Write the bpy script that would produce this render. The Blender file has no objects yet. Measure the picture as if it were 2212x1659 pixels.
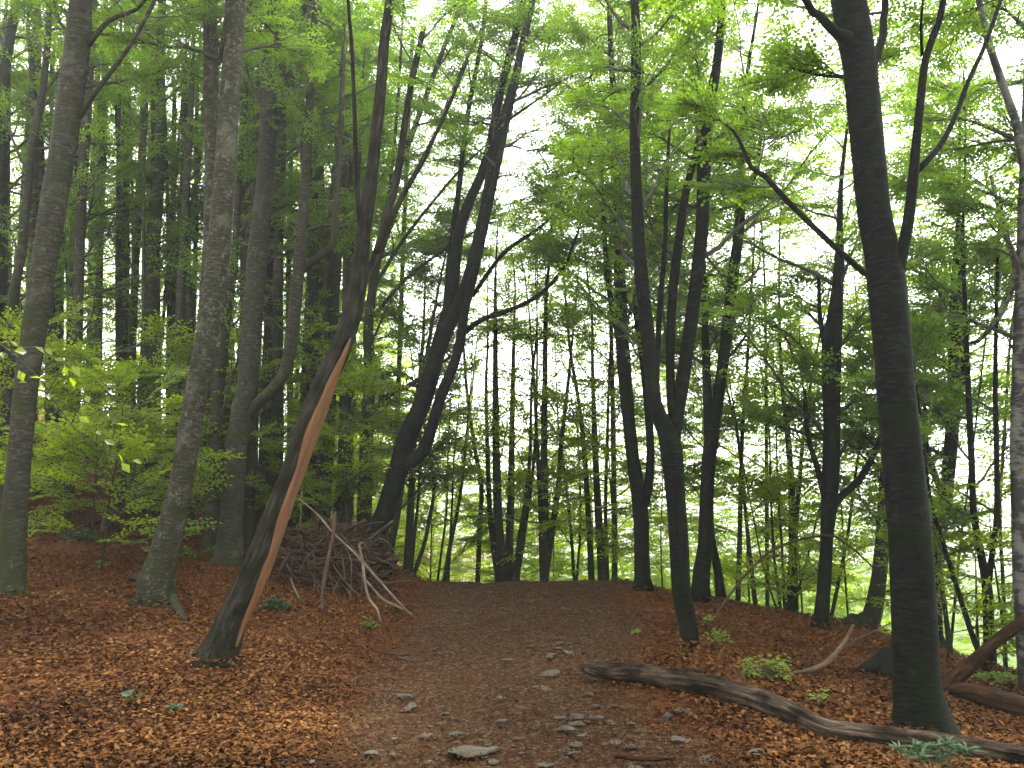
import bpy, bmesh, math, random
import numpy as np

C = bpy.context.scene
COL = C.collection
R = math.radians

# ------------------------------------------------------------------ camera, sky, sun, exposure
PITCH = R(10.0)
CAM_H = 1.6
S = 1670.0                                   # focal length in the units used for u, v (picture 2212 wide)
cam = bpy.data.objects.new('camera', bpy.data.cameras.new('camera'))
COL.objects.link(cam)
cam.location = (0, 0, CAM_H)
cam.rotation_euler = (math.pi / 2 + PITCH, 0, 0)
cam.data.sensor_width = 36
cam.data.lens = 36 * S / 2212
cam.data.clip_end = 3000
C.camera = cam

SUN_EL, SUN_AZ = R(62), R(20)
world = bpy.data.worlds.new('World'); C.world = world; world.use_nodes = True
wn = world.node_tree
sky = wn.nodes.new('ShaderNodeTexSky'); sky.sky_type = 'NISHITA'; sky.sun_disc = False
sky.sun_elevation = SUN_EL; sky.sun_rotation = SUN_AZ
sky.dust_density = 2.0
hs = wn.nodes.new('ShaderNodeHueSaturation'); hs.inputs['Saturation'].default_value = 0.10
wn.links.new(sky.outputs[0], hs.inputs['Color'])
bg = wn.nodes['Background']; bg.inputs[1].default_value = 0.15
wn.links.new(hs.outputs[0], bg.inputs[0])

sl = bpy.data.lights.new('sun', 'SUN'); sl.energy = 1.5; sl.angle = R(14); sl.color = (1, .96, .88)
sun = bpy.data.objects.new('sun', sl); COL.objects.link(sun)
from mathutils import Vector, noise as mnoise
sd = Vector((math.sin(SUN_AZ) * math.cos(SUN_EL), math.cos(SUN_AZ) * math.cos(SUN_EL), math.sin(SUN_EL)))
sun.rotation_euler = sd.to_track_quat('Z', 'Y').to_euler()
sun.location = (10, 30, 40)

C.view_settings.view_transform = 'Standard'
C.view_settings.look = 'None'
C.view_settings.exposure = 2.9
C.view_settings.gamma = 1
C.view_settings.use_curve_mapping = False
cy = C.cycles
cy.max_bounces = 12; cy.diffuse_bounces = 8; cy.transmission_bounces = 5; cy.glossy_bounces = 2
cy.volume_bounces = 1; cy.transparent_max_bounces = 4
cy.caustics_reflective = False; cy.caustics_refractive = False

# ------------------------------------------------------------------ geometry of the view
cp, sp = math.cos(PITCH), math.sin(PITCH)

def ray(u, v):
    x = (u - 1106.0) / S; y = (829.5 - v) / S
    return np.array([x, cp - y * sp, sp + y * cp])

def at(u, v, D):
    d = ray(u, v); t = D / d[1]
    return np.array([d[0] * t, D, CAM_H + d[2] * t]), t

def project(P):
    """u, v and depth of an array of points"""
    X = P[..., 0]; Y = P[..., 1]; Z = P[..., 2] - CAM_H
    f = Y * cp + Z * sp; up = -Y * sp + Z * cp
    f = np.where(np.abs(f) < 1e-3, 1e-3, f)
    return 1106 + S * X / f, 829.5 - S * up / f, f

# ------------------------------------------------------------------ value noise and terrain
_rg = np.random.default_rng(11)
_tab = _rg.random((256, 256))

def vnoise(x, y):
    xi = np.floor(x).astype(int); yi = np.floor(y).astype(int)
    fx = x - xi; fy = y - yi
    fx = fx * fx * (3 - 2 * fx); fy = fy * fy * (3 - 2 * fy)
    a = _tab[xi & 255, yi & 255]; b = _tab[(xi + 1) & 255, yi & 255]
    c = _tab[xi & 255, (yi + 1) & 255]; d = _tab[(xi + 1) & 255, (yi + 1) & 255]
    return (a * (1 - fx) + b * fx) * (1 - fy) + (c * (1 - fx) + d * fx) * fy

def fbm(x, y, n=4):
    s = 0; a = .5
    for _ in range(n):
        s = s + a * (vnoise(x, y) - .5); x = x * 2.03 + 17.1; y = y * 2.03 + 5.7; a *= .5
    return s

def terrain(x, y):
    x = np.asarray(x, float); y = np.asarray(y, float)
    t = np.clip((y - 4) / 11.5, 0, 1); z = .5 * t * t * (3 - 2 * t)
    dl = np.maximum(0, -1.6 - x)
    coef = np.clip(.10 + .016 * (y - 10), .05, .30)
    dl2 = np.minimum(dl, 45)
    z = z + coef * dl2 * (dl2 / (dl2 + .35))
    dr = np.minimum(np.maximum(0, x - 2.0), 9)
    z = z - .145 * dr * dr / (dr + .4)
    z = z + .62 * np.exp(-(((x + 2.75) / .75) ** 2 + ((y - 14.0) / 1.1) ** 2))
    ye = np.interp(x, [-9, -5.5, -3.6, -2, 2, 3.2, 5.2, 6.6, 8.5, 14], [70, 34, 19.5, 16.2, 15.8, 14.4, 13.7, 11.3, 9, 6])
    q = (y - ye) / .5
    fall = .5 * np.where(q > 30, q, np.log1p(np.exp(np.clip(q, -30, 30)))) * .42
    fall = 11 * (1 - np.exp(-fall / 11))
    z = z - fall
    near = np.clip((40 - np.hypot(x, y)) / 20, 0, 1)
    z = z + near * (.16 * fbm(x * .55, y * .55) + .05 * fbm(x * 2.3 + 9, y * 2.3, 3))
    far = np.clip((np.hypot(x, y) - 70) / 120, 0, 1)
    z = z + far * 14 * fbm(x * .012 + 3, y * .012, 3)
    return z

def tz(x, y):
    return float(terrain(np.array([x]), np.array([y]))[0])

def hit(u, v, tmax=60):
    d = ray(u, v); ts = np.arange(2.0, tmax, .02)
    P = d[None] * ts[:, None]; P[:, 2] += CAM_H
    g = P[:, 2] < terrain(P[:, 0], P[:, 1])
    i = int(np.argmax(g)) if g.any() else -1
    return P[i]

# ------------------------------------------------------------------ materials
def mat(name):
    m = bpy.data.materials.new(name); m.use_nodes = True
    n = m.node_tree; b = n.nodes['Principled BSDF']
    return m, n, b

def N(n, kind, **kw):
    o = n.nodes.new('ShaderNode' + kind)
    for k, v in kw.items(): setattr(o, k, v)
    return o

def ramp(n, src, stops):
    r = N(n, 'ValToRGB'); e = r.color_ramp.elements
    while len(e) < len(stops): e.new(.5)
    for el, (p, c) in zip(e, stops): el.position = p; el.color = (*c, 1)
    n.links.new(src, r.inputs[0]); return r.outputs[0]

def noise_tex(n, vec, scale, detail=4, rough=.6, vscale=None):
    if vscale:
        mp = N(n, 'VectorMath', operation='MULTIPLY'); n.links.new(vec, mp.inputs[0]); mp.inputs[1].default_value = vscale; vec = mp.outputs[0]
    t = N(n, 'TexNoise'); t.inputs['Scale'].default_value = scale; t.inputs['Detail'].default_value = detail
    t.inputs['Roughness'].default_value = rough; n.links.new(vec, t.inputs['Vector']); return t.outputs[0]

def mixc(n, fac, a, b, blend='MIX'):
    m = N(n, 'Mix', data_type='RGBA', blend_type=blend)
    for s, k in ((fac, 0), (a, 6), (b, 7)):
        if isinstance(s, (int, float)): m.inputs[k].default_value = s
        elif isinstance(s, tuple): m.inputs[k].default_value = (*s, 1)
        else: n.links.new(s, m.inputs[k])
    return m.outputs[2]

def bark_vec(n):
    a = N(n, 'Attribute', attribute_name='bark'); oi = N(n, 'ObjectInfo')
    mu = N(n, 'Math', operation='MULTIPLY'); mu.inputs[1].default_value = 37.0; n.links.new(oi.outputs['Random'], mu.inputs[0])
    ad = N(n, 'VectorMath', operation='ADD'); n.links.new(a.outputs['Vector'], ad.inputs[0]); n.links.new(mu.outputs[0], ad.inputs[1])
    return ad.outputs[0]

def bump(n, b, h, strength, dist):
    bp = N(n, 'Bump'); bp.inputs['Strength'].default_value = strength; bp.inputs['Distance'].default_value = dist
    n.links.new(h, bp.inputs['Height']); n.links.new(bp.outputs[0], b.inputs['Normal'])

def beech_bark(name, dark, mid, light, moss=(.05, .07, .02), lichen_at=.60, band=1.0):
    m, n, b = mat(name); v = bark_vec(n)
    big = noise_tex(n, v, 3.0, 5, .65)
    bands = noise_tex(n, v, 9.0, 4, .7, (1, 1, 4.5))
    col = ramp(n, bands, [(.30, dark), (.52, mid), (.72, light)])
    blot = noise_tex(n, v, 13.0, 5, .7, (1, 1, .8))
    bl = ramp(n, blot, [(lichen_at - .03, (0, 0, 0)), (lichen_at + .05, (1, 1, 1))])
    col = mixc(n, bl, col, light)
    ms = ramp(n, big, [(.50, (0, 0, 0)), (.66, (1, 1, 1))])
    col = mixc(n, ms, col, moss)
    ra = N(n, 'Attribute', attribute_name='bark'); sx = N(n, 'SeparateXYZ'); n.links.new(ra.outputs['Vector'], sx.inputs[0])
    ft = N(n, 'MapRange'); ft.inputs[1].default_value = .1; ft.inputs[2].default_value = 1.7; ft.inputs[3].default_value = .85; ft.inputs[4].default_value = 0; n.links.new(sx.outputs[2], ft.inputs[0])
    fm = N(n, 'Math', operation='MULTIPLY'); n.links.new(ft.outputs[0], fm.inputs[0]); n.links.new(ramp(n, noise_tex(n, v, 6, 5, .7), [(.40, (0, 0, 0)), (.58, (1, 1, 1))]), fm.inputs[1])
    col = mixc(n, fm.outputs[0], col, moss)
    li = ramp(n, noise_tex(n, v, 2.2, 6, .75), [(.56, (0, 0, 0)), (.64, (.55, .55, .55))]); col = mixc(n, li, col, light)
    n.links.new(col, b.inputs['Base Color']); b.inputs['Roughness'].default_value = .8
    b.inputs['Specular IOR Level'].default_value = .07
    bump(n, b, bands, .6 * band, .02)
    return m

def furrow_bark(name, dark, mid, light):
    m, n, b = mat(name); v = bark_vec(n)
    f = noise_tex(n, v, 16.0, 6, .7, (1.6, 1.6, .22))
    col = ramp(n, f, [(.34, dark), (.52, mid), (.70, light)])
    g = noise_tex(n, v, 4.0, 4, .6)
    col = mixc(n, ramp(n, g, [(.48, (0, 0, 0)), (.68, (1, 1, 1))]), col, dark)
    n.links.new(col, b.inputs['Base Color']); b.inputs['Roughness'].default_value = .88
    b.inputs['Specular IOR Level'].default_value = .06
    bump(n, b, f, 1.0, .045)
    return m

def birch_bark(name):
    m, n, b = mat(name); v = bark_vec(n)
    f = noise_tex(n, v, 6.5, 5, .75, (1, 1, 2.6)); g = noise_tex(n, v, 3.4, 3, .5, (1, 1, .8))
    sm = N(n, 'Math', operation='ADD'); n.links.new(f, sm.inputs[0]); n.links.new(g, sm.inputs[1])
    col = ramp(n, sm.outputs[0], [(.0, (.04, .035, .03)), (.93, (.05, .045, .04)), (.98, (.45, .42, .38)), (1.0, (.6, .57, .52))])
    hv = N(n, 'MapRange'); hv.inputs[1].default_value = .70; hv.inputs[2].default_value = 1.25; n.links.new(sm.outputs[0], hv.inputs[0])
    col = ramp(n, hv.outputs[0], [(.47, (.008, .007, .006)), (.55, (.065, .060, .050)), (.8, (.12, .112, .095))])
    n.links.new(col, b.inputs['Base Color']); b.inputs['Roughness'].default_value = .7
    bump(n, b, f, .5, .015)
    return m

def leaf_mat(name, lo, hi, tlo, thi, trans=.5):
    m = bpy.data.materials.new(name); m.use_nodes = True; n = m.node_tree
    for o in list(n.nodes): n.nodes.remove(o)
    out = N(n, 'OutputMaterial'); a = N(n, 'Attribute', attribute_name='tone')
    c1 = mixc(n, a.outputs['Fac'], lo, hi); c2 = mixc(n, a.outputs['Fac'], tlo, thi)
    d = N(n, 'BsdfDiffuse'); t = N(n, 'BsdfTranslucent'); g = N(n, 'BsdfGlossy'); g.inputs['Roughness'].default_value = .45
    g.inputs['Color'].default_value = (.9, .95, .9, 1)
    n.links.new(c1, d.inputs[0]); n.links.new(c2, t.inputs[0])
    mx = N(n, 'MixShader'); mx.inputs[0].default_value = trans; n.links.new(d.outputs[0], mx.inputs[1]); n.links.new(t.outputs[0], mx.inputs[2])
    m2 = N(n, 'MixShader'); m2.inputs[0].default_value = .03; n.links.new(mx.outputs[0], m2.inputs[1]); n.links.new(g.outputs[0], m2.inputs[2])
    n.links.new(m2.outputs[0], out.inputs[0])
    return m

M = {}
M['bark_grey'] = beech_bark('grey_beech_bark', (.014, .014, .010), (.036, .034, .024), (.088, .085, .066), (.028, .035, .011), .62)
M['bark_band'] = beech_bark('banded_beech_bark', (.012, .011, .008), (.038, .036, .025), (.115, .11, .083), (.027, .032, .011), .58, 1.6)
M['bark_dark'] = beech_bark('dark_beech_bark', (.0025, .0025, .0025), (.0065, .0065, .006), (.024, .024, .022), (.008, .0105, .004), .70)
M['bark_thin'] = beech_bark('stem_bark', (.012, .011, .009), (.030, .028, .021), (.07, .065, .05), (.022, .028, .010), .64)
M['bark_split'] = furrow_bark('split_tree_bark', (.009, .0085, .006), (.027, .025, .018), (.066, .062, .046))
M['bark_log'] = furrow_bark('log_bark', (.008, .005, .003), (.055, .039, .027), (.17, .13, .095))
M['birch'] = birch_bark('birch_bark')
M['leaf'] = leaf_mat('beech_leaf', (.030, .064, .006), (.074, .122, .012), (.12, .25, .008), (.27, .45, .016), .52)
M['leaf_ivy'] = leaf_mat('ivy_leaf', (.020, .035, .012), (.045, .075, .025), (.03, .06, .01), (.06, .11, .02), .3)
M['leaf_fresh_lit'] = leaf_mat('fresh_lit_leaf', (.050, .085, .006), (.118, .165, .010), (.22, .36, .006), (.46, .62, .010), .52)  # young leaf; its colour also carries painted-in light for crest and sapling foliage
M['leaf_blue'] = leaf_mat('blue_green_leaf', (.028, .062, .026), (.062, .118, .048), (.03, .07, .02), (.06, .12, .03), .3)

def twig_mat():
    m, n, b = mat('twig_bark'); b.inputs['Base Color'].default_value = (.030, .026, .020, 1); b.inputs['Roughness'].default_value = .85
    return m
M['twig'] = twig_mat()

def stick_mat(name, c1, c2, c3):
    m, n, b = mat(name); v = bark_vec(n)
    f = noise_tex(n, v, 14.0, 5, .7, (1, 1, .35))
    col = ramp(n, f, [(.3, c1), (.52, c2), (.72, c3)])
    n.links.new(col, b.inputs['Base Color']); b.inputs['Roughness'].default_value = .85; b.inputs['Specular IOR Level'].default_value = .08; bump(n, b, f, .6, .01)
    return m
M['stick'] = stick_mat('dead_stick', (.035, .022, .014), (.085, .055, .036), (.16, .115, .080))
M['stick_dark'] = stick_mat('dark_stick', (.020, .012, .008), (.056, .034, .023), (.11, .072, .050))
M['stick_pale'] = stick_mat('pale_stick', (.06, .042, .028), (.14, .105, .075), (.24, .19, .145))
M['rot'] = furrow_bark('rotten_wood', (.016, .008, .004), (.050, .026, .013), (.10, .056, .030))

def wood_strip():
    m, n, b = mat('split_heartwood'); v = bark_vec(n)
    f = noise_tex(n, v, 30.0, 5, .7, (1.5, 1.5, .08)); g = noise_tex(n, v, 3.0, 3, .6)
    col = ramp(n, f, [(.3, (.075, .032, .011)), (.5, (.150, .068, .023)), (.72, (.235, .118, .046))])
    col = mixc(n, ramp(n, g, [(.45, (0, 0, 0)), (.75, (.6, .6, .6))]), col, (.17, .07, .025))
    n.links.new(col, b.inputs['Base Color']); b.inputs['Roughness'].default_value = .8; bump(n, b, f, .8, .012)
    return m
M['wood'] = wood_strip()

def rock_mat():
    m, n, b = mat('grey_rock'); tc = N(n, 'TexCoord'); v = tc.outputs['Object']
    f = noise_tex(n, v, 14.0, 6, .7); g = noise_tex(n, v, 4.0, 3, .5)
    col = ramp(n, f, [(.3, (.028, .020, .011)), (.55, (.060, .050, .032)), (.75, (.108, .097, .070))])
    col = mixc(n, ramp(n, g, [(.5, (0, 0, 0)), (.65, (.8, .8, .8))]), col, (.075, .055, .030))
    n.links.new(col, b.inputs['Base Color']); b.inputs['Roughness'].default_value = .8; bump(n, b, f, .8, .02)
    return m
M['rock'] = rock_mat()

def litter_mat():
    m = bpy.data.materials.new('dead_leaf'); m.use_nodes = True; n = m.node_tree
    b = n.nodes['Principled BSDF']; a = N(n, 'Attribute', attribute_name='tone')
    col = ramp(n, a.outputs['Fac'], [(0, (.018, .008, .004)), (.35, (.066, .027, .009)), (.65, (.128, .055, .016)), (.88, (.165, .072, .022)), (1, (.215, .105, .040))])
    n.links.new(col, b.inputs['Base Color']); b.inputs['Roughness'].default_value = .8; b.inputs['Specular IOR Level'].default_value = .05
    return m
M['litter'] = litter_mat()

def ground_mat():
    m, n, b = mat('forest_floor'); tc = N(n, 'TexCoord'); v = tc.outputs['Object']
    a = N(n, 'Attribute', attribute_name='trodden')
    f = noise_tex(n, v, 42.0, 5, .75); g = noise_tex(n, v, 1.6, 4, .6); h = noise_tex(n, v, 9.0, 5, .7)
    vo = N(n, 'TexVoronoi'); vo.inputs['Scale'].default_value = 26; n.links.new(v, vo.inputs['Vector'])
    sep = N(n, 'SeparateColor'); n.links.new(vo.outputs['Color'], sep.inputs[0])
    leafc = ramp(n, sep.outputs[0], [(0, (.030, .011, .006)), (.4, (.085, .028, .010)), (.75, (.155, .054, .018)), (1, (.23, .09, .03))])
    leafc = mixc(n, .55, leafc, ramp(n, f, [(.3, (.022, .009, .005)), (.55, (.09, .032, .012)), (.75, (.20, .08, .028))]))
    soil = ramp(n, f, [(.28, (.020, .009, .0034)), (.5, (.066, .030, .0120)), (.74, (.135, .070, .033))])
    soil = mixc(n, ramp(n, h, [(.45, (0, 0, 0)), (.62, (.75, .75, .75))]), soil, (.050, .037, .019))
    soil = mixc(n, ramp(n, g, [(.42, (0, 0, 0)), (.60, (.6, .6, .6))]), soil, (.060, .020, .009))
    v2 = N(n, 'TexVoronoi'); v2.inputs['Scale'].default_value = 34; n.links.new(v, v2.inputs['Vector']); s2 = N(n, 'SeparateColor'); n.links.new(v2.outputs['Color'], s2.inputs[0])
    soil = mixc(n, .5, soil, ramp(n, s2.outputs[1], [(.1, (.012, .006, .003)), (.5, (.052, .026, .011)), (.8, (.105, .058, .027)), (.97, (.15, .115, .075))]))
    ad = N(n, 'Math', operation='MULTIPLY_ADD'); n.links.new(h, ad.inputs[0]); ad.inputs[1].default_value = .7
    n.links.new(a.outputs['Fac'], ad.inputs[2])
    fac = N(n, 'MapRange'); fac.inputs[1].default_value = .62; fac.inputs[2].default_value = 1.1; n.links.new(ad.outputs[0], fac.inputs[0])
    col = mixc(n, fac.outputs[0], leafc, soil)
    gr = N(n, 'Attribute', attribute_name='meadow')
    col = mixc(n, gr.outputs['Fac'], col, (.055, .085, .022))
    n.links.new(col, b.inputs['Base Color']); b.inputs['Roughness'].default_value = .9; b.inputs['Specular IOR Level'].default_value = .06
    hh = N(n, 'Math', operation='ADD'); n.links.new(f, hh.inputs[0]); n.links.new(h, hh.inputs[1])
    bump(n, b, hh.outputs[0], .9, .035)
    return m
M['ground'] = ground_mat()

# ------------------------------------------------------------------ mesh helpers
class Geo:
    """collects quads and triangles; build() links them as one mesh object"""
    def __init__(s): s.v = []; s.q = []; s.t = []; s.qm = []; s.tm = []; s.qt = []; s.tt = []; s.b = []; s.n = 0
    def add(s, V, Q=None, T=None, m=0, tone=.5, bark=None):
        V = np.asarray(V, np.float32).reshape(-1, 3)
        s.v.append(V); s.b.append(np.zeros_like(V) if bark is None else bark.astype(np.float32))
        for F, L, LM, LT in ((Q, s.q, s.qm, s.qt), (T, s.t, s.tm, s.tt)):
            if F is not None and len(F):
                L.append(np.asarray(F, np.int32) + s.n); LM.append(np.full(len(F), m, np.int32))
                LT.append(np.broadcast_to(np.asarray(tone, np.float32), (len(F),)))
        s.n += len(V)
    def build(s, name, mats, parent=None, origin=(0, 0, 0), smooth=True):
        me = bpy.data.meshes.new(name)
        V = (np.concatenate(s.v) - np.asarray(origin, np.float32)) if s.v else np.zeros((0, 3), np.float32)
        Q = np.concatenate(s.q) if s.q else np.zeros((0, 4), np.int32); T = np.concatenate(s.t) if s.t else np.zeros((0, 3), np.int32)
        nq, nt = len(Q), len(T)
        me.vertices.add(len(V)); me.vertices.foreach_set('co', V.ravel())
        me.loops.add(nq * 4 + nt * 3); me.loops.foreach_set('vertex_index', np.concatenate([Q.ravel(), T.ravel()]))
        me.polygons.add(nq + nt)
        me.polygons.foreach_set('loop_start', np.concatenate([np.arange(nq) * 4, nq * 4 + np.arange(nt) * 3]).astype(np.int32))
        mi = np.concatenate(s.qm + s.tm); me.polygons.foreach_set('material_index', mi)
        me.polygons.foreach_set('use_smooth', np.full(nq + nt, smooth))
        a = me.attributes.new('tone', 'FLOAT', 'FACE'); a.data.foreach_set('value', np.concatenate(s.qt + s.tt).astype(np.float32))
        B = np.concatenate(s.b)
        if B.any():
            a = me.attributes.new('bark', 'FLOAT_VECTOR', 'POINT'); a.data.foreach_set('vector', B.ravel())
        for k in (mats if isinstance(mats, (list, tuple)) else [mats]): me.materials.append(k)
        me.update(); me.validate()
        o = bpy.data.objects.new(name, me); COL.objects.link(o)
        if parent is not None: o.parent = parent
        else: o.location = origin
        return o

def tag(o, label=None, cat=None, group=None, kind=None):
    if label: o['label'] = label
    if cat: o['category'] = cat
    if group: o['group'] = group
    if kind: o['kind'] = kind
    return o

def empty(name, loc):
    o = bpy.data.objects.new(name, None); COL.objects.link(o); o.location = tuple(float(x) for x in loc); o.empty_display_size = .1
    return o

def resample(P, r, step):
    """smooth (Catmull-Rom) path through P with radii r"""
    P = np.asarray(P, float); r = np.asarray(r, float)
    if len(P) < 2: return P, r
    Q = np.vstack([2 * P[0] - P[1], P, 2 * P[-1] - P[-2]]); q = np.concatenate([[r[0]], r, [r[-1]]])
    oP = []; orr = []
    for i in range(len(P) - 1):
        L = np.linalg.norm(P[i + 1] - P[i]); k = max(2, int(math.ceil(L / step)))
        t = np.arange(k) / k
        a, b, c, d = Q[i], Q[i + 1], Q[i + 2], Q[i + 3]; t1 = t[:, None]
        oP.append(.5 * (2 * b + (c - a) * t1 + (2 * a - 5 * b + 4 * c - d) * t1 ** 2 + (3 * b - a - 3 * c + d) * t1 ** 3))
        orr.append(q[i + 1] * (1 - t) + q[i + 2] * t)
    oP.append(P[-1:]); orr.append(r[-1:])
    return np.concatenate(oP), np.concatenate(orr)

def frames(P):
    T = np.gradient(P, axis=0); T /= np.linalg.norm(T, axis=1)[:, None] + 1e-9
    ref = np.array([1., 0, 0]) if abs(T[0][0]) < .75 else np.array([0, 1., 0])
    N1 = np.zeros_like(T); n = ref - T[0] * ref.dot(T[0])
    for i in range(len(T)):
        n = n - T[i] * n.dot(T[i]); n = n / (np.linalg.norm(n) + 1e-9); N1[i] = n
    return T, N1, np.cross(T, N1)

def tube(g, P, r, sides=8, m=0, lump=0.0, seed=0, flare=0.0, cap=True, tone=.5, ridge=0.0):
    P = np.asarray(P, float); r = np.asarray(r, float)
    T, A, B = frames(P); k = len(P)
    ang = np.arange(sides) * 2 * math.pi / sides
    L = np.concatenate([[0], np.cumsum(np.linalg.norm(np.diff(P, axis=0), axis=1))])
    rr = np.repeat(r[:, None], sides, 1)
    if lump or ridge:
        so = seed * 13.7
        x = np.cos(ang)[None] * 1.3 + so; y = L[:, None] * .9 / max(.05, r.mean() * 6) + np.sin(ang)[None] * 1.3 + so
        rr = rr * (1 + lump * 2.2 * fbm(x + 50, y + 50, 3))
        if ridge:
            x2 = ang[None] / (2 * math.pi) * sides * .5 + so + 0 * y; y2 = L[:, None] * 2.2 + so
            w = 2 * fbm(np.cos(ang)[None] * 6 + so + 0 * y2, np.sin(ang)[None] * 6 + y2 * .5, 3)
            rr = rr * (1 + ridge * w)
    if flare:
        lobes = 1 + .42 * np.cos(ang * 4 + seed)[None] * 1 + .25 * np.cos(ang * 3 + seed * 2.1)[None]
        f = np.exp(-np.maximum(L - .22, 0) / (r[0] * 1.6))[:, None]
        rr = rr * (1 + flare * f * f * lobes)
    V = P[:, None] + rr[..., None] * (np.cos(ang)[None, :, None] * A[:, None] + np.sin(ang)[None, :, None] * B[:, None])
    bk = np.stack([np.cos(ang)[None] * rr, np.sin(ang)[None] * rr, np.repeat(L[:, None], sides, 1)], -1)
    i = np.arange(k - 1)[:, None] * sides; j = np.arange(sides)[None]; j2 = (j + 1) % sides
    Q = np.stack([i + j, i + j2, i + sides + j2, i + sides + j], -1).reshape(-1, 4)
    V = V.reshape(-1, 3); bk = bk.reshape(-1, 3)
    Tt = None
    if cap:
        V = np.vstack([V, P[-1:], P[:1]]); bk = np.vstack([bk, [[0, 0, L[-1]]], [[0, 0, 0]]])
        e = (k - 1) * sides; c = k * sides; jj = np.arange(sides)
        Tt = np.concatenate([np.stack([e + jj, e + (jj + 1) % sides, np.full(sides, c)], -1),
                             np.stack([(jj + 1) % sides, jj, np.full(sides, c + 1)], -1)])
    g.add(V, Q, Tt, m, tone, bk)
    return rr

# ------------------------------------------------------------------ leaf sprays
def leaf_quads(pos, d, nrm, length, width):
    """kite shaped leaves, one bent quad each; pos, d, nrm: (n,3)"""
    d = d / (np.linalg.norm(d, axis=1)[:, None] + 1e-9)
    s = np.cross(nrm, d); s /= np.linalg.norm(s, axis=1)[:, None] + 1e-9
    nn = np.cross(d, s); l = length[:, None]; w = width[:, None]
    a = pos; b = pos + d * l * .48 + s * w * .5 + nn * w * .12; c = pos + d * l - nn * l * .10; e = pos + d * l * .48 - s * w * .5 + nn * w * .12
    return np.stack([a, b, c, e], 1)

def make_spray(seed, side=3, leaf=.135):
    rg = np.random.default_rng(seed); pos = []; dr = []; stems = []
    def shoot(o, ang, L, n):
        d = np.array([math.cos(ang), math.sin(ang), 0]); e = o + d * L; stems.append((o, e))
        for i in range(n):
            t = (i + .7) / n; sg = 1 if i % 2 else -1
            a = ang + sg * rg.uniform(.6, 1.0) * (1 - .5 * t)
            pos.append(o + d * L * t + [0, 0, -.05 * t * t]); dr.append([math.cos(a), math.sin(a), rg.uniform(-.45, .15)])
    shoot(np.zeros(3), 0, 1.0, 9)
    for i in range(side):
        t = .15 + .55 * i / side
        for sg in (1, -1):
            shoot(np.array([t + rg.uniform(-.05, .05), 0, 0]), sg * rg.uniform(.55, .95), rg.uniform(.35, .6) * (1 - .35 * t), 5)
    pos = np.array(pos); dr = np.array(dr); n = len(pos)
    nr = np.array([0, 0, 1.0]) + rg.normal(0, .42, (n, 3))
    q = leaf_quads(pos, dr, nr, leaf * rg.uniform(.65, 1.2, n), leaf * .66 * rg.uniform(.8, 1.15, n))
    return q.reshape(-1, 3), stems
SPRAYS = [make_spray(s) for s in range(6)]

HOLES = []      # (u, v, ru, rv, keep): places where the wood is thinner

def keep_mask(P, rg):
    u, v, f = project(P); k = np.ones(len(P))
    for (cu, cv, ru, rv, kp) in HOLES:
        d = ((u - cu) / ru) ** 2 + ((v - cv) / rv) ** 2
        kp = .45 + .5 * kp; k = np.minimum(k, np.where(d < 1, kp + (1 - kp) * np.clip((d - .35) / .65, 0, 1), 1))
    return rg.random(len(P)) < k

def add_sprays(g, pos, dirs, scale, rg, m=1, tone=(.2, .8), stems=False, upj=.30, cull=True, ms=0):
    pos = np.asarray(pos, float).reshape(-1, 3); dirs = np.asarray(dirs, float).reshape(-1, 3)
    if not len(pos): return
    scale = np.broadcast_to(np.asarray(scale, float), (len(pos),)).copy()
    if cull:
        k = keep_mask(pos, rg); pos, dirs, scale = pos[k], dirs[k], scale[k]
    n = len(pos)
    if not n: return
    scale *= rg.uniform(.7, 1.25, n)
    X = dirs / (np.linalg.norm(dirs, axis=1)[:, None] + 1e-9)
    up = np.array([0, 0, 1.]) + rg.normal(0, upj, (n, 3)); Y = np.cross(up, X); Y /= np.linalg.norm(Y, axis=1)[:, None] + 1e-9
    Z = np.cross(X, Y); which = rg.integers(0, len(SPRAYS), n)
    ts = rg.uniform(tone[0], tone[1], n)
    for w in range(len(SPRAYS)):
        i = np.where(which == w)[0]
        if not len(i): continue
        tv, st = SPRAYS[w]; nl = len(tv) // 4
        Mx = np.stack([X[i], Y[i], Z[i]], 1) * scale[i][:, None, None]
        V = np.einsum('kj,nji->nki', tv, Mx) + pos[i][:, None]
        V = V.reshape(-1, 3)
        Q = np.arange(len(V)).reshape(-1, 4)
        tn = np.clip(np.repeat(ts[i], nl) + rg.normal(0, .13, len(Q)), 0, 1)
        g.add(V, Q, None, m, tn)
        if stems:
            S0 = np.array([s[0] for s in st[:1]]); S1 = np.array([s[1] for s in st[:1]])
            a = np.einsum('kj,nji->nki', S0, Mx) + pos[i][:, None]; b = np.einsum('kj,nji->nki', S1, Mx) + pos[i][:, None]
            a = a.reshape(-1, 3); b = b.reshape(-1, 3); wv = np.array([0, 0, .006])
            VV = np.stack([a - wv, b - wv * .3, b + wv * .3, a + wv], 1).reshape(-1, 3)
            g.add(VV, np.arange(len(VV)).reshape(-1, 4), None, ms)

def norm(a): return a / (np.linalg.norm(a) + 1e-9)

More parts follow.
